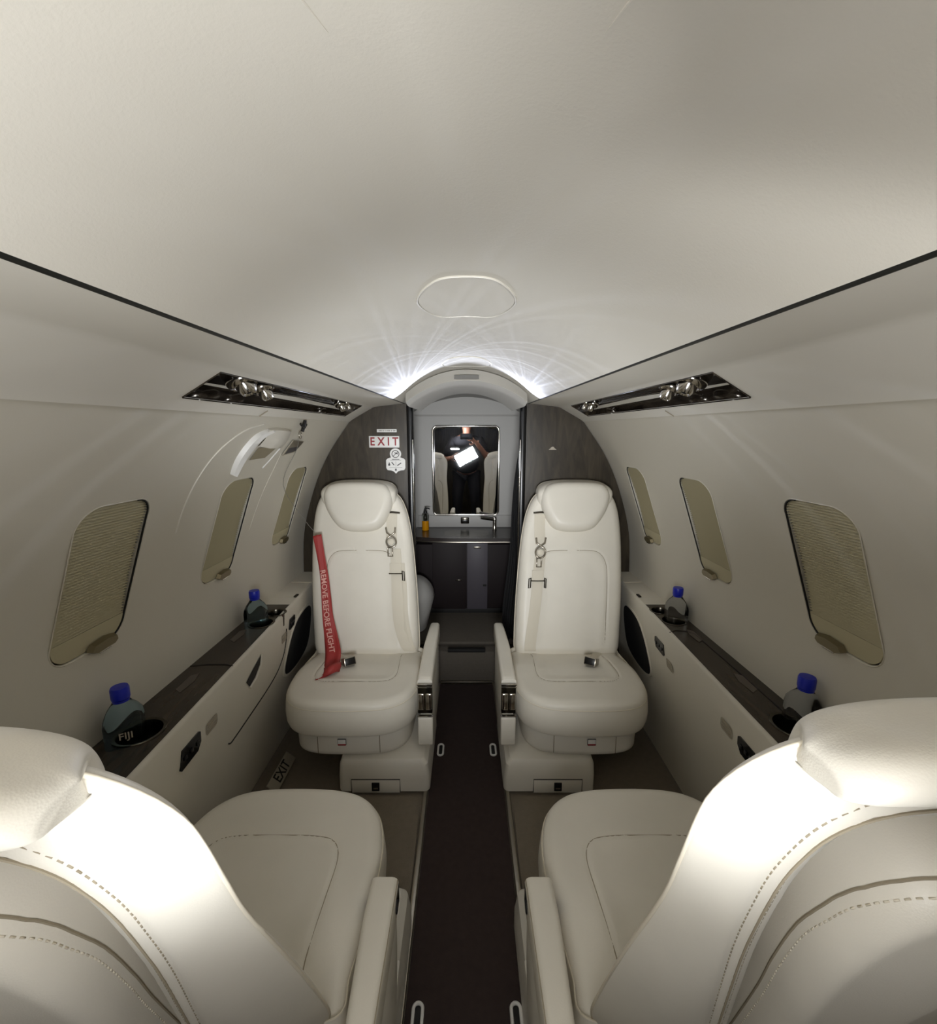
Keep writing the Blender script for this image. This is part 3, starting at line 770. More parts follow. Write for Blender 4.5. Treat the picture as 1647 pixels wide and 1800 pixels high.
s4 = thing('bulkhead_hook', 'tiny pale coat hook on the walnut bulkhead opposite the EXIT sign', 'hook', (.395, yS, 1.160))
plate('hook_plate', [(-.018, -.004, -.006), (.018, -.004, -.006), (.008, -.004, .002), (.003, -.004, .008), (-.004, -.004, .008), (-.010, -.004, .002)], (0, 1, 0), .004, 'satin', s4)

# arch fairing over the opening
def arch(xh, zs, zc, n=24):
    h = zc - zs; R = (xh * xh + h * h) / (2 * h)
    return [(x, zc - R + math.sqrt(max(0, R * R - x * x))) for x in np.linspace(-xh, xh, n)]
fair = thing('arch_fairing', 'grey arched fairing over the lavatory opening', 'fairing', (0, 1.95, 1.36)); off = Vector(fair.location)
secs = [(1.80, .190, 1.452, 1.490), (1.82, .236, 1.405, 1.468), (1.90, .250, 1.372, 1.455), (1.955, .262, 1.345, 1.440), (1.965, .258, 1.335, 1.428), (1.99, .250, 1.322, 1.415), (2.06, .215, 1.318, 1.400)]
rows = [[Vector((x, y, z)) - off for x, z in arch(xh, zs, zc)] for y, xh, zs, zc in [(1.84, .245, 1.385, 1.478), (1.90, .254, 1.370, 1.462), (1.935, .258, 1.358, 1.448), (1.945, .252, 1.345, 1.434), (1.955, .246, 1.340, 1.425), (2.06, .205, 1.328, 1.405)]]
loft('fairing_band', rows[:3], 'trim', fair, closed=False, caps=False, sharp=35)
loft('fairing_soffit', rows[2:], 'lavgrey', fair, closed=False, caps=False, sharp=35)
bm = bmesh.new(); z = 1.470
A = [bm.verts.new(Vector((x, y, ceil_z(x, 1.88) - .019 - dz)) - off) for x, y, dz in ((-.05, 1.872, -.001), (.05, 1.872, -.001), (.052, 1.915, .010), (.04, 1.925, .012), (-.04, 1.925, .012), (-.052, 1.915, .010))]
bm.faces.new(A); finish('fairing_inlay', bm, 'lavgrey', fair, recalc=True)

# ------------------------------------------------------------------ lavatory behind
LX = .318
def lav_panel(name, c, s, mat='lavgrey', bev=0): return tag(box(name, c, s, mat, bev=bev), kind='structure')
lav_panel('wall_aft', (0, BACK + .012, .85), (1.7, .024, 1.75))
lav_panel('wall_aft_left', (-LX - .16, (YB + .04 + BACK) / 2, .8), (.30, BACK - YB - .05, 1.5))
lav_panel('wall_aft_right', (LX + .16, (YB + .04 + BACK) / 2, .8), (.30, BACK - YB - .05, 1.5))
# header and domed ceiling of the lavatory
bm = bmesh.new(); prev = None
for y in np.linspace(YB, BACK, 6):
    row = [bm.verts.new((x, y, z + .004)) for x, z in arch(.345, 1.325 + .01, 1.44, 21)]
    if prev:
        for k in range(20): bm.faces.new((prev[k], row[k], row[k + 1], prev[k + 1]))
    prev = row
tag(finish('ceiling_aft', bm, 'lavgrey'), kind='structure')
# header ring between fairing and aft ceiling
tag(box('trim_3', (0, BACK - .004, 1.335), (.62, .012, .008), 'lavgrey', bev=.002), kind='structure')
# steps
tag(box('floor_step', (0, (2.045 + BACK) / 2, .083), (.60, BACK - 2.045, .166), 'carpet2', bev=.006), kind='structure')
tag(box('floor_aft', (0, (2.09 + BACK) / 2, .187), (.56, BACK - 2.09, .018), 'carpet2', bev=.006), kind='structure')
sl = tag(box('step_slot', (0, 2.050, .172), (.185, .024, .016), 'gap', bev=.001), 'black slot in the front of the carpeted step', 'slot')
tag(box('step_nosing', (0, 2.030, .010), (.262, .012, .012), 'satin', bev=.003), 'thin metal nosing where the dark runner meets the carpeted step', 'nosing')
# vanity cabinet
cab = thing('vanity_cabinet', 'dark vanity cabinet at the far end of the aisle', 'cabinet', (0, 2.45, .196))
box('cabinet_body', (0, .135, .205), (.58, .24, .41), 'lavcab', cab, bev=.004)
dr = box('cabinet_door', (.062, .010, .225), (.118, .012, .40), 'lavdoor', cab, bev=.002)
box('door_latch', (.062, .001, .395), (.040, .006, .010), 'satin', dr, bev=.001)
box('door_dent', (.105, .002, .17), (.02, .004, .012), 'gap', dr, bev=.001)
d2 = box('cabinet_door', (-.10, .011, .225), (.19, .012, .40), 'lavcab', cab, bev=.002)
box('door_latch', (-.045, .003, .20), (.036, .005, .007), 'gunmetal', d2, bev=.001)
box('toe_kick', (0, .02, .012), (.56, .02, .03), 'gap', cab, bev=.001)
ct = thing('vanity_counter', 'dark counter with a sunken basin and pale front edge', 'counter', (0, 2.40, .655)); off = Vector(ct.location)
P = [(-.31, BACK - .002), (.31, BACK - .002), (.31, 2.40)] + [(x, 2.40 - .0 + .055 * (abs(x) / .31) ** 3 * (1 if x < 0 else .2)) for x in np.linspace(.2, -.31, 10)]
bas = rrect(0, 2.545, .26, .15, .05, 6)
pts = [Vector(p) for p in P] + [Vector(p) for p in bas]
ed = [(k, (k + 1) % len(P)) for k in range(len(P))] + [(len(P) + k, len(P) + (k + 1) % len(bas)) for k in range(len(bas))]
V, E_, F_, _, _, _ = delaunay_2d_cdt(pts, ed, [], 1, 1e-7)
bm = bmesh.new(); vs = [bm.verts.new(Vector((v.x, v.y, .655)) - off) for v in V]
for f in F_:
    c = sum((V[i] for i in f), Vector((0, 0))) / len(f)
    if pdist(np.array([[c.x, c.y]]), np.array(bas))[1][0]: continue
    bm.faces.new([vs[i] for i in f])
finish('counter_top', bm, 'counter', ct, recalc=True)
bm = bmesh.new(); fr = [p for p in P[2:]]
A = [bm.verts.new(Vector((x, y, .656)) - off) for x, y in fr]; B = [bm.verts.new(Vector((x, y - .001, .628)) - off) for x, y in fr]
for k in range(len(A) - 1): bm.faces.new((A[k], A[k + 1], B[k + 1], B[k]))
finish('counter_front', bm, 'counter', ct, recalc=True)
tube('counter_edge_trim', [Vector((x, y - .002, .634)) - off for x, y in fr], .0035, 'satin', ct)
loft('basin', [[Vector((x, y, .655)) - off for x, y in bas], [Vector((x * .9, 2.545 + (y - 2.545) * .88, .60)) - off for x, y in bas], [Vector((x * .5, 2.545 + (y - 2.545) * .5, .585)) - off for x, y in bas]], 'gunmetal', ct, caps=True)
fa = thing('faucet', 'small chrome faucet at the right end of the dark counter', 'faucet', (.170, 2.64, .655))
lathe('faucet_body', [(.016, 0), (.014, .006), (.012, .012), (.012, .062), (.013, .068), (.010, .074), (.001, .076)], 'chrome', fa)
tube('faucet_spout', [(0, 0, .060), (-.04, -.015, .068), (-.085, -.03, .076)], [.009, .008, .007], 'chrome', fa, seg=10)
sb = thing('soap_dispenser', 'pump soap bottle half full of amber soap at the left of the counter', 'bottle', (-.247, 2.62, .6555))
lathe('soap_fill', [(.020, .001), (.021, .003), (.021, .058), (.001, .058)], 'soap', sb, 24)
lathe('bottle_body', [(.0212, .0585), (.0215, .060), (.0215, .082), (.018, .094), (.009, .100), (.009, .106)], 'pet_smoke', sb, 24)
pu = lathe('pump', [(.011, .104), (.011, .118), (.005, .120), (.005, .136), (.001, .137)], 'black', sb, 16)
tube('pump_spout', [(0, 0, .134), (.018, -.01, .136), (.028, -.014, .131)], .0035, 'black', pu, seg=8)
# splash panel, its outlet, mirror
tag(box('backsplash', (.0, BACK - .006, .695), (.60, .010, .070), 'lavgrey', bev=.002), 'light grey splash panel between counter and mirror', 'panel')
ol = thing('wall_outlet', 'small square chrome-edged outlet under the mirror', 'outlet', (-.01, BACK - .012, .698))
box('outlet_plate', (0, 0, 0), (.052, .006, .040), 'gunmetal', ol, bev=.004)
box('outlet_face', (0, -.004, -.002), (.036, .004, .016), 'black', ol, bev=.002); box('outlet_bar', (0, -.005, .012), (.042, .004, .005), 'chrome', ol, bev=.001)
mr = thing('vanity_mirror', 'rounded rectangular mirror with a bright chrome frame on the aft wall', 'mirror', (-.004, BACK - .004, 1.003))
MO = rrect(0, 0, .400, .540, .028, 6)
plate('mirror_glass', [(x * .975, -.006, z * .98) for x, z in MO], (0, 1, 0), .006, 'mirror', mr)
tube('mirror_frame', [(x, -.006, z) for x, z in MO], .0062, 'chrome', mr, seg=10, closed=True)
# curtain bunched at the right jamb
bm = bmesh.new(); prev = None
for i, z in enumerate(np.linspace(.20, 1.17, 30)):
    t = (z - .20) / .97; w = .062 * (1 - t) ** .5 + .006; cx = .268 - w * .62; row = []
    for k in range(25):
        u = k / 24; row.append(bm.verts.new((cx - w * .55 + w * 1.1 * u - .012 * math.sin(t * 9 + u * 2) * (1 - t), YB + .062 + .010 * math.sin(u * 2 * PI * 3.5 + t * 1.5) * (1.1 - t) - 0.0, z)))
    if prev:
        for k in range(24): bm.faces.new((prev[k], prev[k + 1], row[k + 1], row[k]))
    prev = row
cu = finish('curtain', bm, 'curtain', sharp=90); md = cu.modifiers.new('thick', 'SOLIDIFY'); md.thickness = .003
tag(cu, 'black curtain tied back at the edge of the lavatory opening', 'curtain')
# pale toilet shroud seen past the far seat
shell('toilet_seat_shroud', [(x, y) for x, y in rrect(0, 0, .20, .22, .09, 8)], (0, 0), lambda xy, d: .12 * rnd(d, .12), lambda xy, d: -.16 - .0 * d, lambda x, y, z: Vector((-.275 + (z + .16) * .0 + x * (1 if z > -.1 else .6), 2.29 + y, .36 + z)), 'lavgrey', None, n=40, rings=8)
tag(bpy.data.objects['toilet_seat_shroud'], 'rounded grey toilet shroud peeking past the far seat beside the aisle', 'toilet')

# ------------------------------------------------------------------ seats
RA = math.radians(20.3); SA, CA = math.sin(RA), math.cos(RA)
BY, BZ = .165, .33
def lean(h): return -LEAN * max(0, h) / .63 - LEAN * .07
def bmap(x, h, n): return Vector((x + lean(h), BY + h * SA + n * CA, BZ + h * CA - n * SA))
OUT_FAR = mirror_half([(0, .700), (.08, .700), (.13, .690), (.165, .667), (.186, .635), (.203, .58), (.214, .50), (.220, .40), (.223, .22), (.220, .06), (.214, .005), (.19, -.02), (.10, -.025), (0, -.025)])
OUT_NEAR = mirror_half([(0, .722), (.07, .721), (.12, .714), (.155, .700), (.182, .672), (.197, .635), (.199, .59), (.196, .52), (.194, .43), (.206, .28), (.213, .13), (.212, .03), (.19, -.02), (.10, -.025), (0, -.025)])
BACK_OUT = OUT_FAR; LEAN = .055
SEAM = mirror_half([(0, .697), (.07, .696), (.115, .686), (.142, .658), (.153, .608), (.152, .55), (.144, .46), (.126, .34), (.104, .2), (.085, .06), (.07, .01), (0, .0)])
PADO = mirror_half([(0, .640), (.04, .636), (.068, .620), (.087, .588), (.096, .545), (.098, .49), (.089, .40), (.074, .30), (.058, .15), (.05, .05), (.04, .025), (0, .02)])
def seam_n(h): return .036 + .022 * np.clip(1 - h / .7, 0, 1)
def rear_n(xy, d):
    ds, ins = pdist(xy, SEAM); t = d / (d + ds + 1e-9)
    outer = -.002 + (seam_n(xy[:, 1]) + .002) * np.sin(np.clip(t, 0, 1) * PI / 2) ** .9
    inner = seam_n(xy[:, 1]) - .064 * sst((ds - .010) / .036)
    n = np.where(ins, inner, outer)
    n = n + .0022 * np.exp(-((ds - 0) / .0035) ** 2) - .0018 * np.exp(-((ds - .0075) / .0022) ** 2)
    return n
PAN = mirror_half([(0, .415), (.08, .414), (.118, .402), (.142, .365), (.150, .30), (.150, .15), (.148, .02), (.14, .0), (0, .0)])
NEAR = False
def front_n(xy, d):
    dp, ins = pdist(xy, PAN)
    n = -.004 - (.018 if NEAR else .050) * rnd(d, .05 if NEAR else .04)
    n = n + np.where(ins, .004 * sst(dp / .06), 0) + .0035 * np.exp(-(dp / .004) ** 2)
    n = n + .014 * np.exp(-((xy[:, 1] - .50) / .12) ** 2) * rnd(d, .06)
    return n
def fn_at(f, outline, pts):
    xy = np.array(pts, float); d, _ = pdist(xy, resample(np.array(outline), 160)); return f(xy, d)
HRF = mirror_half([(0, .715), (.08, .712), (.125, .698), (.150, .662), (.149, .622), (.136, .582), (.112, .540), (.083, .510), (.04, .497), (0, .495)])
def hr_front(xy, d): return -.045 - .044 * rnd(d, .035)
def hr_back(xy, d): return -.035 + 0 * d

def stitch(name, P3, r, mat, parent, mx, dash=.0055, gap=.0025):
    """dashes of thread along a 3-D polyline, one mesh"""
    P3 = resample(np.array([tuple(p) for p in P3]), int(max(4, np.linalg.norm(np.diff(np.array([tuple(p) for p in P3]), axis=0), axis=1).sum() / (dash + gap))) * 3, False)
    bm = bmesh.new()
    for i in range(0, len(P3) - 2, 3): add_tube(bm, [P3[i], (P3[i + 1]) , P3[i + 2] * .7 + P3[i + 1] * .3], r, 4)
    return finish(name, bm, mat, parent, mx=mx, sharp=90, recalc=True)

def make_seat(mx, label, loc, rz, arm_y, near, belts=True, recline=20.3):
    global BACK_OUT, LEAN, NEAR, RA, SA, CA
    RA = math.radians(recline); SA, CA = math.sin(RA), math.cos(RA)
    BACK_OUT = OUT_NEAR if near else OUT_FAR; LEAN = 0.0 if near else .055; NEAR = near
    root = thing('cabin_seat', label, 'seat', loc, rz, 'leather cabin seats')
    # backrest
    shell('backrest', BACK_OUT, (0, .37), lambda xy, d: front_n(xy, d), lambda xy, d: rear_n(xy, d), bmap, 'leather', root, n=200, rings=56 if near else 40, pw=1.25, mx=mx)
    bk = bpy.data.objects[-1] if False else None
    # centre panel seam of the front
    hh = [(x, h) for x, h in resample(PAN, 140) if h > .012]
    hh = sorted([p for p in hh if p[0] >= 0], key=lambda p: (p[1], -p[0])) + []
    right = [p for p in resample(PAN, 160) if p[0] > 0 and p[1] > .015]; right.sort(key=lambda p: math.atan2(p[1] - .2, p[0]))
    ring = [p for p in resample(PAN, 160) if p[1] > .015]; ring.sort(key=lambda p: math.atan2(p[1] - .19, p[0]))
    n_ = fn_at(front_n, BACK_OUT, ring)
    k0 = [i for i, p in enumerate(ring) if p[1] < .03 and p[0] > 0][:1]
    seg = [bmap(p[0], p[1], v - .0013) for p, v in zip(ring, n_)]
    st = next(i for i, p in enumerate(ring) if p[0] > 0 and p[1] > .03 and math.atan2(p[1] - .19, p[0]) > -1.0)
    order = [i for i in range(len(ring)) if not (ring[i][1] < .03)]
    order.sort(key=lambda i: math.atan2(ring[i][1] - .19, ring[i][0]) if math.atan2(ring[i][1] - .19, ring[i][0]) > -PI / 2 else math.atan2(ring[i][1] - .19, ring[i][0]) + 2 * PI)
    tube('panel_seam', [seg[i] for i in order], .0013, 'seam', root, seg=5, mx=mx)
    # outer piping where back shell meets cushion
    O = resample(BACK_OUT, 150); P = [p for p in O if p[1] > -.0]
    i0 = next(i for i in range(len(O)) if O[i][1] <= 0 and O[(i + 1) % len(O)][1] > 0) if True else 0
    O = np.roll(O, -(i0 + 1), 0); P = [p for p in O if p[1] > 0]
    tube('edge_piping', [bmap(p[0] * 1.002, p[1] * 1.001, -.004) for p in P], .0022, 'thread', root, seg=6, mx=mx)
    if near:
        Sr = resample(SEAM, 220); i0 = next(i for i in range(len(Sr)) if Sr[i][1] <= .02 and Sr[(i + 1) % len(Sr)][1] > .02)
        Sr = np.roll(Sr, -(i0 + 1), 0); Sr = np.array([p for p in Sr if p[1] > .02])
        cen = np.array([0, .36])
        for dd, r_, nm in ((.0068, .0008, 'stitch_row'), (-.0072, .0008, 'stitch_row')):
            T = np.gradient(Sr, axis=0); T /= np.linalg.norm(T, axis=1)[:, None]; Nn = np.stack([T[:, 1], -T[:, 0]], 1)
            if ((Sr + Nn * .01 - cen) ** 2).sum() < ((Sr - cen) ** 2).sum(): Nn = -Nn
            Q = Sr + Nn * dd; v = fn_at(rear_n, BACK_OUT, Q)
            stitch(nm, [bmap(q[0], q[1], w + .0002) for q, w in zip(Q, v)], r_, 'seam', root, mx)
        v = fn_at(rear_n, BACK_OUT, Sr)
        tube('welt_seam', [bmap(q[0], q[1], w + .0004) for q, w in zip(Sr, v)], .0011, 'seam', root, seg=5, mx=mx)
        # raised pad on the lower back
        def padr(xy, d): return .006 + .064 * rnd(d, .024) + .014 * sst(d / .12) 
        shell('rear_pad', PADO, (0, .36), lambda xy, d: 0 * d - .0, padr, bmap, 'leather', root, n=140, rings=28, mx=mx)
        Pr = resample(PADO, 200); i0 = next(i for i in range(len(Pr)) if Pr[i][1] <= .04 and Pr[(i + 1) % len(Pr)][1] > .04)
        Pr = np.roll(Pr, -(i0 + 1), 0); Pr = np.array([p for p in Pr if p[1] > .04]); c_ = np.array([0, .36])
        Pi = c_ + (Pr - c_) * .958; d_, _ = pdist(Pi, resample(PADO, 140)); w_ = padr(Pi, d_)
        stitch('pad_stitching', [bmap(q[0], q[1], w + .0005) for q, w in zip(Pi, w_)], .0008, 'thread', root, mx, .005, .0025)
        Pi = c_ + (Pr - c_) * .975; d_, _ = pdist(Pi, resample(PADO, 140)); w_ = padr(Pi, d_)
        tube('pad_welt', [bmap(q[0], q[1], w + .0002) for q, w in zip(Pi, w_)], .0012, 'seam', root, seg=5, mx=mx)
    # headrest: front pillow plus cap that wraps over the top
    shell('headrest', [(x * .72, .495 + (h - .495) * .86) for x, h in HRF] if near else HRF, (0, .60), (lambda xy, d: -.022 - .014 * rnd(d, .03)) if near else hr_front, (lambda xy, d: -.01 + 0 * d) if near else hr_back, bmap, 'leather', root, n=110, rings=18, mx=mx)
    xs = [-1, 1]
    rings_ = []
    prof = catmull([(-.030, .668), (-.038, .688), (-.036, .712), (-.022, .731), (.005, .747), (.028, .762), (.044, .765), (.055, .757), (.057, .744), (.046, .733), (.02, .710), (-.01, .688)] if near else [(-.055, .615), (-.074, .645), (-.076, .678), (-.058, .706), (-.03, .724), (.0, .737), (.028, .746), (.046, .742), (.055, .722), (.052, .698), (.040, .689), (.01, .680), (-.02, .665), (-.043, .63)], 5, True)
    nx = 34; pc = prof.mean(0)
    for i in range(nx + 1):
        u = math.sin(PI / 2 * (-1 + 2 * i / nx))
        e = max(0.0, 1 - abs(u) ** 7) ** .5; sc = .35 + .65 * e; 
        drop = -.020 * abs(u) ** 3
        rings_.append([bmap(u * (.163 if not near else .157 * (1 - .12 * min(1, max(0, (-.0 - n) / .04)))), pc[1] + (h - pc[1]) * sc + drop, pc[0] + (n - pc[0]) * (.6 + .4 * e) - (0 if near else .012) * abs(u) ** 4 * (n > .02)) for n, h in prof])
    cap = loft('headrest_cap', rings_, 'leather', root, mx=mx, sharp=60)
    # crescent tab on the rear of the cap
    TB = [(x * (.9 if near else 1), h + (.030 if near else 0)) for x, h in mirror_half([(0, .742), (.07, .738), (.105, .730), (.124, .717), (.126, .704), (.10, .699), (0, .698)], 5)]
    shell('headrest_tab', TB, (0, .74 if near else .72), lambda xy, d: .036 + 0 * d, lambda xy, d: (.0545 if near else .0525) + .009 * rnd(d, .012), bmap, 'leather', cap, n=60, rings=8, mx=mx)
    tube('tab_seam', [bmap(x, h, .0575 if near else .0555) for x, h in resample(TB, 60)], .0012, 'seam', cap, seg=5, closed=True, mx=mx)
    # seat cushion
    CO = mirror_half([(0, -.268), (.10, -.264), (.165, -.246), (.210, -.205), (.233, -.145), (.240, -.07), (.236, .02), (.226, .11), (.218, .165), (.10, .175), (0, .175)])
    CP = mirror_half([(0, -.128), (.09, -.127), (.135, -.115), (.154, -.075), (.152, 0), (.146, .09), (.142, .17), (0, .172)])
    def ctop(xy, d):
        dp, ins = pdist(xy, CP)
        z = .338 + .020 * rnd(d, .03) + .006 * np.exp(-(xy[:, 0] / .2) ** 2) - .030 * sst((xy[:, 1] + .05) / .25)
        z = z - np.where(ins, .006 * sst(dp / .05), 0) - .0035 * np.exp(-(dp / .004) ** 2)
        z = z + .002 * np.sin(xy[:, 0] * 40 + xy[:, 1] * 25) * np.exp(-((xy[:, 1] - .03) / .08) ** 2)
        return z
    def cbot(xy, d): return .246 + 0 * d - .006 * rnd(d, .03)
    cm = lambda x, y, z: Vector((x * (1 if x > 0 else (.88 if near else .93)), y, z))
    shell('seat_cushion', CO, (0, -.03), ctop, cbot, cm, 'leather', root, n=170, rings=44, pw=1.3, side=[(1.004, .336), (1.020, .320), (1.030, .29), (1.022, .262), (1.005, .250)], mx=mx)
    Cq = resample(CP, 150); i0 = next(i for i in range(len(Cq)) if Cq[i][1] >= .13 and Cq[(i + 1) % len(Cq)][1] < .13)
    Cq = np.roll(Cq, -(i0 + 1), 0); Cq = np.array([p for p in Cq if p[1] < .13]); w_ = fn_at(ctop, CO, Cq)
    tube('cushion_seam', [cm(q[0], q[1], w + .0004) for q, w in zip(Cq, w_)], .0011, 'seam', root, seg=5, mx=mx)
    Oc = resample(CO, 160); tube('cushion_piping', [cm(q[0] * 1.004, -.03 + (q[1] + .03) * 1.004, .338) for q in Oc], .0016, 'thread', root, seg=5, closed=True, mx=mx)
    # skirt below the cushion
    SK = mirror_half([(0, -.222), (.10, -.218), (.165, -.198), (.200, -.155), (.212, -.09), (.212, .06), (.20, .14), (0, .15)])
    shell('seat_skirt', SK, (0, -.03), lambda xy, d: .252 + 0 * d, lambda xy, d: .146 - .010 * rnd(d, .03), cm, 'trim', root, n=110, rings=8, side=[(1.0, .24), (1.008, .19), (1.0, .158)], mx=mx)
    SKr = resample(SK, 200)
    def sk_pt(x, z, o_=.0015):
        c = [q for q in SKr if q[1] < -.03]; y = float(np.interp(x, sorted([q[0] for q in c]), [q[1] for q in sorted(c, key=lambda q: q[0])]))
        return Vector((x, y - o_ - .0042, z))
    for x in (.115, -.095): tube('skirt_joint', [sk_pt(x, z) for z in (.245, .20, .152)], .0013, 'seam', root, seg=5, mx=mx)
    # square placard with a red lower band
    r90 = sk_pt(-.012, .196, .002)
    box('placard_border', r90 + Vector((0, .0008, 0)), (.0285, .003, .0225), 'dark_ink', root, bev=.0006, mx=mx)
    pq = box('skirt_placard', r90, (.026, .003, .020), 'white', root, bev=.0006, mx=mx)
    box('placard_band', r90 + Vector((0, -.001, -.0085)), (.026, .003, .005), 'red', pq, bev=.0004, mx=mx)
    # pedestal
    Y1 = -.230
    rg = []
    for z, gx0, gx1, gy0 in ((.009, -.030, .283, Y1), (.06, -.030, .283, Y1), (.105, -.028, .276, Y1 + .004), (.122, -.022, .262, Y1 + .014), (.130, -.006, .240, Y1 + .04), (.138, .0, .225, Y1 + .07)):
        rg.append([(a, b_, z) for a, b_ in rrect((gx0 + gx1) / 2, (gy0 + .14) / 2, gx1 - gx0, .14 - gy0, .018, 4)])
    loft('pedestal', rg, 'trim', root, mx=mx, sharp=30)
    dw = box('drawer', (.098, Y1 - .0005, .030), (.165, .004, .050), 'trim', root, bev=.001, mx=mx)
    tube('drawer_gap', [(.0145, Y1 - .0018, .008), (.0145, Y1 - .0018, .056), (.1815, Y1 - .0018, .056), (.1815, Y1 - .0018, .008)], .0013, 'gap', dw, seg=5, mx=mx)
    lt = box('drawer_latch', (.098, Y1 - .004, .030), (.026, .006, .030), 'black', root, bev=.001, mx=mx)
    box('latch_tab', (.098, Y1 - .007, .026), (.016, .003, .004), 'chrome', lt, bev=.0005, mx=mx)
    # armrest on the aisle side: padded top, shell, metal latch, end block
    ax0, ax1 = .240, .292
    ya = arm_y
    TOP = catmull([(.275, .408), (.20, .410), (.10, .405), (.0, .400), (ya + .03, .398), (ya, .394)], 6)
    rg = []
    for y, zt in TOP:
        cz = .335
        w0 = ax0 if y > ya + .0 else ax0; xin = .252 - .012 * min(1, abs(y - .27) / .2)
        s = rrect((xin + ax1) / 2, (zt + cz) / 2, ax1 - xin, zt - cz, .012, 4)
        rg.append([(x, y, z) for x, z in s])
    y, zt = TOP[-1]
    rg[0] = [((p[0] - .27) * .8 + .27, p[1] + .010, (p[2] - .37) * .6 + .37) for p in rg[0]]
    ar = loft('armrest', rg, 'leather', root, mx=mx, sharp=50)
    # lower shell sweeping down from the pad
    LS = catmull([(.245, .10), (.15, .085), (.05, .085), (-.05, .10), (ya + .02, .15), (ya + .004, .22)], 5) if not near else catmull([(.245, .10), (.15, .07), (.08, .07), (.04, .13), (ya + .012, .22), (ya + .004, .30)], 5)
    rg = [[(x, y, z) for x, z in rrect(.268, (zb + .345) / 2, .038, max(.01, .345 - zb), .010, 3)] for y, zb in LS]
    loft('armrest_shell', rg, 'trim', root, mx=mx, sharp=50)
    if near:
        cav = lathe('cable_port', [(.0105, 0), (.0105, .002), (.001, .0022)], 'gap', root, 20, (.2925, ya + .030, .372), Matrix.Rotation(PI / 2, 3, 'Y'), mx=mx)
        box('aisle_kick_panel', (.276, .10, .075), (.012, .30, .13), 'trim', root, bev=.004, mx=mx)
        tube('armrest_welt', [(ax1 - .002, y, zt - .006) for y, zt in TOP[3:]], .0012, 'seam', root, seg=5, mx=mx)
    else:
        box('arm_end_block', (.267, ya - .006, .205), (.052, .022, .106), 'leather', root, bev=.006, seg=3, mx=mx)
        lb = box('arm_latch', (.267, ya - .004, .325), (.050, .018, .108), 'gunmetal', root, bev=.003, mx=mx)
        for k, z in enumerate((.382, .372, .264)): box('latch_bar', (.267, ya - .014, z), (.054, .008, .004), 'chrome', lb, bev=.0015, mx=mx)
        for sx_ in (-.0125, .0125): box('latch_button', (.267 + sx_, ya - .013, .318), (.022, .010, .062), 'chrome', lb, bev=.004, seg=3, mx=mx)
    # shoulder harness
    if belts:
        bx = .136
        def bn(x, h): return float(fn_at(front_n, BACK_OUT, [(x, h)])[0]) - .004
        L = [(bx + .004, .575), (bx, .52), (bx - .006, .45)] if mx == 1 else [(bx + .012, .575), (bx + .008, .50), (bx + .002, .44)]
        hb = [(bx + .010, .42), (bx + .012, .36), (bx + .010, .28), (bx + .008, .18), (bx + .012, .10), (bx + .03, .03), (bx + .046, .002)]
        if mx == -1: hb = [(bx - .002, .42), (bx + .004, .33), (bx + .006, .28), (bx + .010, .18), (bx + .016, .10), (bx + .022, .03), (bx + .02, .002)]
        def strap(name, pts, w, lift=.0):
            Pp = catmull(pts, 6); bm = bmesh.new(); prev = None
            for i, (x, h) in enumerate(Pp):
                n0 = bn(x, h) - lift; a_ = Vector(bmap(x - w / 2, h, n0)); c_ = Vector(bmap(x, h, n0 - .0035)); b_ = Vector(bmap(x + w / 2, h, n0 - .0))
                a2 = Vector(bmap(x - w / 2, h, n0 + .002)); b2 = Vector(bmap(x + w / 2, h, n0 + .002))
                row = [bm.verts.new(p) for p in (a2, a_, c_, b_, b2)]
                if prev:
                    for k in range(4): bm.faces.new((prev[k], prev[k + 1], row[k + 1], row[k]))
                prev = row
            return finish(name, bm, 'web', root, mx=mx, recalc=True, sharp=30)
        strap('shoulder_belt', L, .046); strap('shoulder_belt', hb, .046, .001)
        if mx == 1: strap('shoulder_belt', [(bx + .034, .36), (bx + .038, .25), (bx + .036, .15), (bx + .046, .05), (bx + .058, .004)], .026, -.001)
        def bp(x, h, l=0): return Vector(bmap(x, h, bn(x, h) - l))
        # slot in the backrest
        h0 = .578; tube('belt_slot', [bp(bx - .030, h0, .002), bp(bx + .006, h0 + .001, .004), bp(bx + .040, h0 - .001, .002)], .0042, 'gunmetal', root, mx=mx, seg=8)
        # round buckle with tongue
        y0 = .45 if mx == 1 else .405; cx = bx - .004 if mx == 1 else bx + .002
        tube('buckle_ring', [bp(cx + .021 * math.cos(a), y0 + .024 * math.sin(a), .010) for a in np.linspace(0, 2 * PI, 21)[:-1]], .0038, 'satin', root, closed=True, mx=mx, seg=8)
        tube('buckle_yoke', [bp(cx - .020, y0 + .062, .009), bp(cx - .017, y0 + .040, .010), bp(cx, y0 + .027, .012), bp(cx + .017, y0 + .040, .010), bp(cx + .020, y0 + .062, .009)], .0042, 'satin', root, mx=mx, seg=8)
        c_ = bp(cx, y0, .010); rt = Matrix(((1, 0, 0), (0, CA, SA), (0, -SA, CA))).transposed()
        Rb = Matrix.Rotation(-RA, 3, 'X')
        lathe('buckle_hub', [(.014, 0), (.014, .006), (.010, .009), (.001, .010)], 'web', root, 20, c_, Rb @ Matrix.Rotation(PI / 2, 3, 'X'), mx=mx)
        tg = [bp(cx + dx - (.006 if mx == 1 else -.004), y0 + dz, .010) for dx, dz in ((-.010, -.026), (.010, -.026), (.009, -.062), (-.009, -.062))]
        tube('buckle_tongue', tg, .0032, 'satin', root, closed=True, mx=mx, seg=8)
        h1 = .315 if mx == 1 else .285
        ad = strap('belt_adjuster_pad', [(bx + .008, h1 + .044), (bx + .008, h1)], .048, .006)
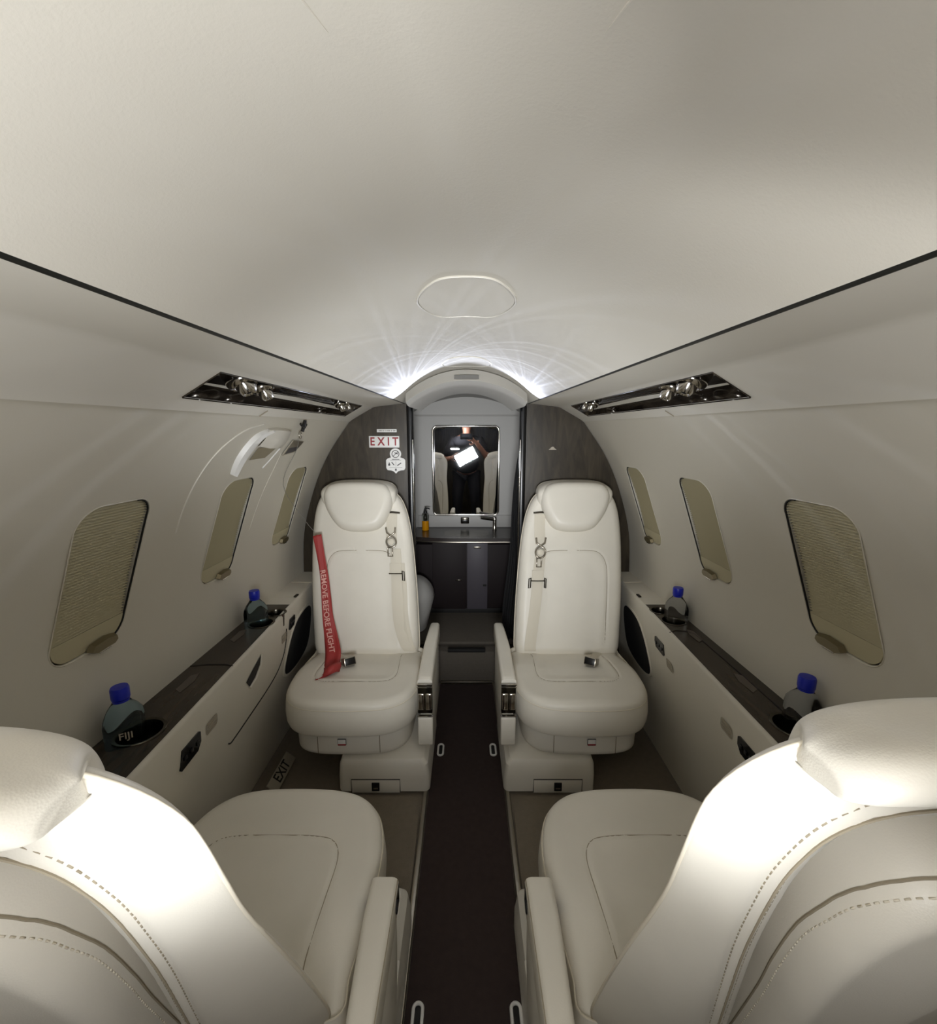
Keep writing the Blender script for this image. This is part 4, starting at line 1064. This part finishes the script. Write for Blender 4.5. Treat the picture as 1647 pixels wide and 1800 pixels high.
        tube('adjuster_bar', [bp(bx - .020, h1, .010), bp(bx + .036, h1, .010)], .0024, 'gunmetal', root, mx=mx)
        tube('adjuster_loop', [bp(bx + .036, h1 + .012, .008), bp(bx + .044, h1 + .008, .009), bp(bx + .044, h1 - .03, .008), bp(bx + .036, h1 - .028, .008)], .0024, 'gunmetal', root, closed=True, mx=mx)
        if mx == -1: tube('adjuster_loop', [bp(bx - .022, h1 + .012, .008), bp(bx - .028, h1 + .008, .009), bp(bx - .028, h1 - .03, .008), bp(bx - .022, h1 - .028, .008)], .0024, 'gunmetal', root, closed=True, mx=mx)
        # lap belt lying on the cushion, outboard
        LP = catmull([(-.16, .165, .322), (-.13, .12, .338), (-.10, .07, .345), (-.075, .03, .348)], 5); bm = bmesh.new(); prev = None
        for x, y, z in LP:
            row = [bm.verts.new((x - .012, y - .018, z)), bm.verts.new((x, y, z + .004)), bm.verts.new((x + .012, y + .018, z))]
            if prev:
                for k in range(2): bm.faces.new((prev[k], prev[k + 1], row[k + 1], row[k]))
            prev = row
        finish('lap_belt', bm, 'web', root, mx=mx, recalc=True)
        rb = Matrix.Rotation(math.radians(32), 3, 'Z') @ Matrix.Rotation(math.radians(-24), 3, 'X')
        bkx = -.042 if mx == 1 else -.066
        bk = box('lap_buckle', (bkx, .0, .368), (.044, .052, .030), 'satin', root, bev=.003, rot=rb, mx=mx)
        box('buckle_mouth', Vector((bkx, .0, .368)) + rb @ Vector((0, -.0264, 0)), (.038, .002, .025), 'black', bk, bev=.0004, rot=rb, mx=mx)
    return root

make_seat(1, 'far cream leather seat with a red ribbon lying over it, beside the EXIT bulkhead', (-.410, 1.575, 0), 0, -.170, False)
make_seat(-1, 'far cream leather seat with no ribbon, right of the aisle', (.412, 1.575, 0), 0, -.170, False)
make_seat(-1, 'near cream leather seat left of the aisle, seen from behind its backrest', (-.420, .705, 0), PI, .0, True, belts=False, recline=22.2)
make_seat(1, 'near cream leather seat right of the aisle, seen from behind its backrest', (.402, .705, 0), PI, .0, True, belts=False)

# ------------------------------------------------------------------ red streamer and its cord
DXR = .026
A = [(-.645, 1.795, .812, .034), (-.628, 1.775, .74, .030), (-.610, 1.750, .66, .030), (-.598, 1.722, .58, .034), (-.585, 1.690, .50, .040), (-.565, 1.655, .43, .052), (-.545, 1.61, .385, .060), (-.535, 1.56, .362, .056), (-.525, 1.51, .363, .050), (-.548, 1.475, .358, .040), (-.56, 1.458, .360, .020)]
# keep the ribbon just in front of the reclined back
root = thing('warning_streamer', 'red fabric streamer with white lettering draped over the far seat', 'streamer', (-.58, 1.6, .5)); off = Vector(root.location)
A = [(x + DXR, y, z, w) for x, y, z, w in A]
Q = catmull(A, 8)
def back_front_y(x, z):
    SA, CA = math.sin(math.radians(20.3)), math.cos(math.radians(20.3))
    h = (z - BZ) / CA; return 1.575 + BY + h * SA - .060
bm = bmesh.new(); prev = None; centres = []
for i, (x, y, z, w) in enumerate(Q):
    t = i / (len(Q) - 1)
    if z > .40: y = min(y, back_front_y(x, z) - .006)
    row = []
    for k in range(7):
        u = k / 6 - .5; cr = .006 * math.cos(u * 9 + t * 14) * (0.4 + t)
        row.append(bm.verts.new(Vector((x + u * w * 1.0, y - cr * .6 + u * .008, z + u * w * .22 + cr * .4)) - off))
    centres.append((Vector((x, y - .009 - .004 * t, z)) - off, w))
    if prev:
        for k in range(6): bm.faces.new((prev[k], prev[k + 1], row[k + 1], row[k]))
    prev = row
rb = finish('ribbon', bm, 'ribbon', root, sharp=80); md = rb.modifiers.new('t', 'SOLIDIFY'); md.thickness = .0022
# knot fold at the end, a looped tail
fold = [(-.545, 1.485, .372), (-.520, 1.478, .388), (-.498, 1.500, .386), (-.497, 1.525, .372), (-.52, 1.53, .366)]
bm = bmesh.new(); prev = None
for x, y, z in catmull([(x + DXR, y, z) for x, y, z in fold], 6):
    row = [bm.verts.new(Vector((x, y, z)) - off + Vector(d)) for d in ((0, -.012, -.012), (.004, 0, .004), (0, .014, .010))]
    if prev:
        for k in range(2): bm.faces.new((prev[k], prev[k + 1], row[k + 1], row[k]))
    prev = row
rb2 = finish('ribbon_tail', bm, 'ribbon', root, sharp=80); md = rb2.modifiers.new('t', 'SOLIDIFY'); md.thickness = .002
CL = np.array([tuple(c[0]) for c in centres]); DL = np.r_[0, np.cumsum(np.linalg.norm(np.diff(CL, axis=0), axis=1))]; WL = [c[1] for c in centres]
def rib_map(u, v):
    s = DL[-1] * .47 + u; p = Vector([float(np.interp(s, DL, CL[:, k])) for k in range(3)]); w = float(np.interp(s, DL, WL))
    return p + Vector((v * 1.0, -.004, v * .22)) 
text_mesh('REMOVE BEFORE FLIGHT', .030, 'ribbon_ink', 'ribbon_lettering', root, rib_map, bold=.0006)
cp = [wl(1.50, 1.222, .02), wl(1.52, 1.19, .03), wl(1.60, 1.05, .02), Vector((-.635, 1.70, .90)), Vector((-.613, 1.765, .825))]
tube('streamer_cord', [Vector(p) - off for p in catmull([tuple(p) for p in cp], 6)], .0009, 'grey_print', root, seg=5)

# ------------------------------------------------------------------ water bottles
def bottle(label, x, y, kind, word=False, rot=0):
    root = thing('water_bottle', label, 'bottle', (x, y, LZ - .052), rot, 'water bottles')
    sq = 5
    body = [(.029, 0), (.0335, .004), (.0345, .012), (.0345, .100), (.033, .112), (.027, .126), (.019, .138), (.0145, .146), (.0135, .152), (.0135, .160)]
    bm = bmesh.new(); rings = []
    seg = 40
    for r, z in body:
        q = 5 if z < .105 else lerp(5, 2, min(1, (z - .105) / .03)); ring = []
        for k in range(seg):
            a = 2 * PI * k / seg; ca, sa = math.cos(a), math.sin(a); f = (abs(ca) ** q + abs(sa) ** q) ** (-1 / q)
            ring.append(bm.verts.new((r * f * ca, r * f * sa, z)))
        rings.append(ring)
    for A_, B_ in zip(rings, rings[1:]):
        for k in range(seg): bm.faces.new((A_[k], A_[(k + 1) % seg], B_[(k + 1) % seg], B_[k]))
    bm.faces.new(rings[0][::-1]); bm.faces.new(rings[-1])
    finish('bottle_body', bm, kind, root, recalc=True)
    lathe('bottle_cap', [(.0165, .150), (.0172, .152), (.0172, .172), (.0155, .176), (.001, .1765)], 'cap', root, 28)
    lathe('cap_ring', [(.0155, .144), (.016, .149)], 'cap', root, 28)
    # printed panel low on the front faces
    box('label_print', (0, -.0352, .032), (.036, .0006, .036), 'pink', root, bev=.0002)
    if word:
        text_mesh('FIJI', .021, 'greylabel', 'label_word', root, lambda u, v: Vector((u + .006, -.0356, .080 + v)), bold=.0003)
    return root
bottle('bluish water bottle in the near cup of the console below the grab handle wall', -.735, .862, 'pet_blue', True, math.radians(30))
bottle('bluish water bottle in the far cup of the console below the grab handle wall', -.728, 1.452, 'pet_blue', False, math.radians(10))
bottle('clear water bottle with blue cap in the far cup holder right of the aisle', .740, 1.482, 'pet_clear', False, math.radians(-10))
bottle('clear water bottle with blue cap half hidden by the near headrest, right of the aisle', .752, .902, 'pet_clear', False, math.radians(-30))

# ------------------------------------------------------------------ forward end of the cabin behind the camera
tag(box('wall_forward', (0, Y0 - .02, .8), (1.7, .04, 1.7), 'wood', bev=0), kind='structure')

# ------------------------------------------------------------------ work lamp and the photographer (seen in the mirror)
lp = thing('work_lamp', 'bright three-cell work lamp seen in the mirror, held below the camera', 'lamp', tuple(LAMP))
RL = Matrix.Rotation(LAMP_TILT, 3, 'Y')
box('lamp_body', (0, -.018, 0), (.27, .028, .165), 'black', lp, bev=.006, rot=RL)
for k in (-1, 0, 1): box('lamp_cell', RL @ Vector((k * .086, -.002, 0)), (.080, .003, .145), 'lampface', lp, bev=.001, rot=RL)

def skin_mesh(name, verts, edges, radii, mat, parent, root=0, sub=2, smooth=1):
    me = bpy.data.meshes.new(name); me.from_pydata(verts, edges, []); me.materials.append(M[mat])
    o = bpy.data.objects.new(name, me); COL.objects.link(o); o.parent = parent
    md = o.modifiers.new('skin', 'SKIN'); md.use_smooth_shade = True
    lay = me.skin_vertices[0] if me.skin_vertices else None
    if lay is None:
        bpy.context.view_layer.update(); lay = me.skin_vertices[0]
    for v, r in zip(lay.data, radii): v.radius = (r, r) if not isinstance(r, tuple) else r
    for i, v in enumerate(lay.data): v.use_root = (i == root)
    s = o.modifiers.new('sub', 'SUBSURF'); s.levels = sub; s.render_levels = sub
    return o
ph = thing('person', 'person in dark clothes reflected in the mirror, stooping and holding a camera phone and lamp', 'person', (0, -.50, 0))
po = Vector(ph.location)
def build_person():
    V, E, R = [], [], []
    def add(p, r, par=None):
        V.append(tuple(Vector(p) - po)); R.append(r)
        if par is not None: E.append((par, len(V) - 1))
        return len(V) - 1
    pel = add((0, -.62, .78), (.09, .07)); sp = add((0, -.55, .95), (.09, .07), pel); ch = add((.0, -.46, 1.10), (.15, .095), sp); nb = add((0, -.40, 1.22), .055, ch); nk = add((0, -.36, 1.27), .048, nb)
    h1 = add((0, -.335, 1.315), (.062, .07), nk); h2 = add((0, -.325, 1.37), (.068, .082), h1); h3 = add((0, -.325, 1.415), (.05, .06), h2)
    for s in (-1, 1):
        hip = add((s * .09, -.62, .72), .06, pel); kn = add((s * .12, -.50, .42), .058, hip); an = add((s * .12, -.56, .09), .038, kn); toe = add((s * .13, -.44, .035), .030, an)
    def hand(w, d, side, par, curl):
        w = Vector(w); d = Vector(d).normalized(); side = Vector(side).normalized(); nrm = d.cross(side)
        pa = add(w + d * .05, (.026, .016), par)
        for i, L in enumerate((.060, .070, .066, .052)):
            o_ = (i - 1.5) * .019; b0 = w + d * .085 + side * o_
            a = add(b0, .0095, pa); b1 = add(b0 + d * L * .5 + nrm * curl * .015, .0085, a); add(b0 + d * L * .75 + nrm * curl * .045, .0075, b1)
        t0 = add(w + d * .03 + side * -.034, .011, pa); t1 = add(w + d * .06 + side * -.058 + nrm * curl * .015, .010, t0); add(w + d * .085 + side * -.056 + nrm * curl * .035, .0085, t1)
    # arm on the +x side reaches up to the phone
    sh = add((.17, -.43, 1.14), .058, ch); el = add((.27, -.27, .93), .042, sh); wr = add((.13, -.095, 1.12), .028, el)
    hand((.12, -.085, 1.13), (-.62, .12, .45), (.3, .2, .8), wr, 1)
    sh = add((-.17, -.43, 1.14), .058, ch); el = add((-.29, -.40, .90), .042, sh); wr = add((-.225, -.22, .93), .028, el)
    hand((-.22, -.218, .935), (.9, .05, .25), (-.25, .1, .9), wr, 1)
    return V, E, R
V, E, R = build_person()
skin_mesh('body', V, E, R, 'skin', ph, 0, 2)
# clothes: slightly larger skins over torso, sleeves and legs
cv = [(0, -.62, .70), (0, -.55, .95), (0, -.46, 1.10), (0, -.415, 1.20), (.175, -.43, 1.14), (.255, -.30, .96), (-.175, -.43, 1.14), (-.262, -.33, .94)]
skin_mesh('shirt', [tuple(Vector(v) - po) for v in cv], [(0, 1), (1, 2), (2, 3), (2, 4), (4, 5), (2, 6), (6, 7)], [(.20, .16), (.175, .14), (.178, .12), .085, .082, .062, .082, .062], 'cloth', ph, 0, 2)
cv = [(0, -.62, .80), (.09, -.62, .70), (.12, -.50, .42), (.12, -.56, .12), (-.09, -.62, .70), (-.12, -.50, .42), (-.12, -.56, .12)]
skin_mesh('trousers', [tuple(Vector(v) - po) for v in cv], [(0, 1), (1, 2), (2, 3), (0, 4), (4, 5), (5, 6)], [(.165, .12), .105, .08, .06, .105, .08, .06], 'cloth', ph, 0, 2)
skin_mesh('hair', [tuple(Vector(v) - po) for v in [(0, -.36, 1.35), (0, -.345, 1.40), (0, -.325, 1.43)]], [(0, 1), (1, 2)], [(.07, .075), (.076, .085), (.058, .07)], 'hair', ph, 0, 2)
pn = thing('camera_phone', 'dark camera phone reflected in the mirror, held up by one hand', 'phone', (0, -.012, 1.205))
box('phone_body', (0, 0, 0), (.150, .009, .072), 'black', pn, bev=.004, seg=3)
lathe('phone_lens', [(.009, 0), (.009, .003), (.007, .0035), (.001, .0035)], 'screen', pn, 20, (.055, .004, .02), Matrix.Rotation(-PI / 2, 3, 'X'))
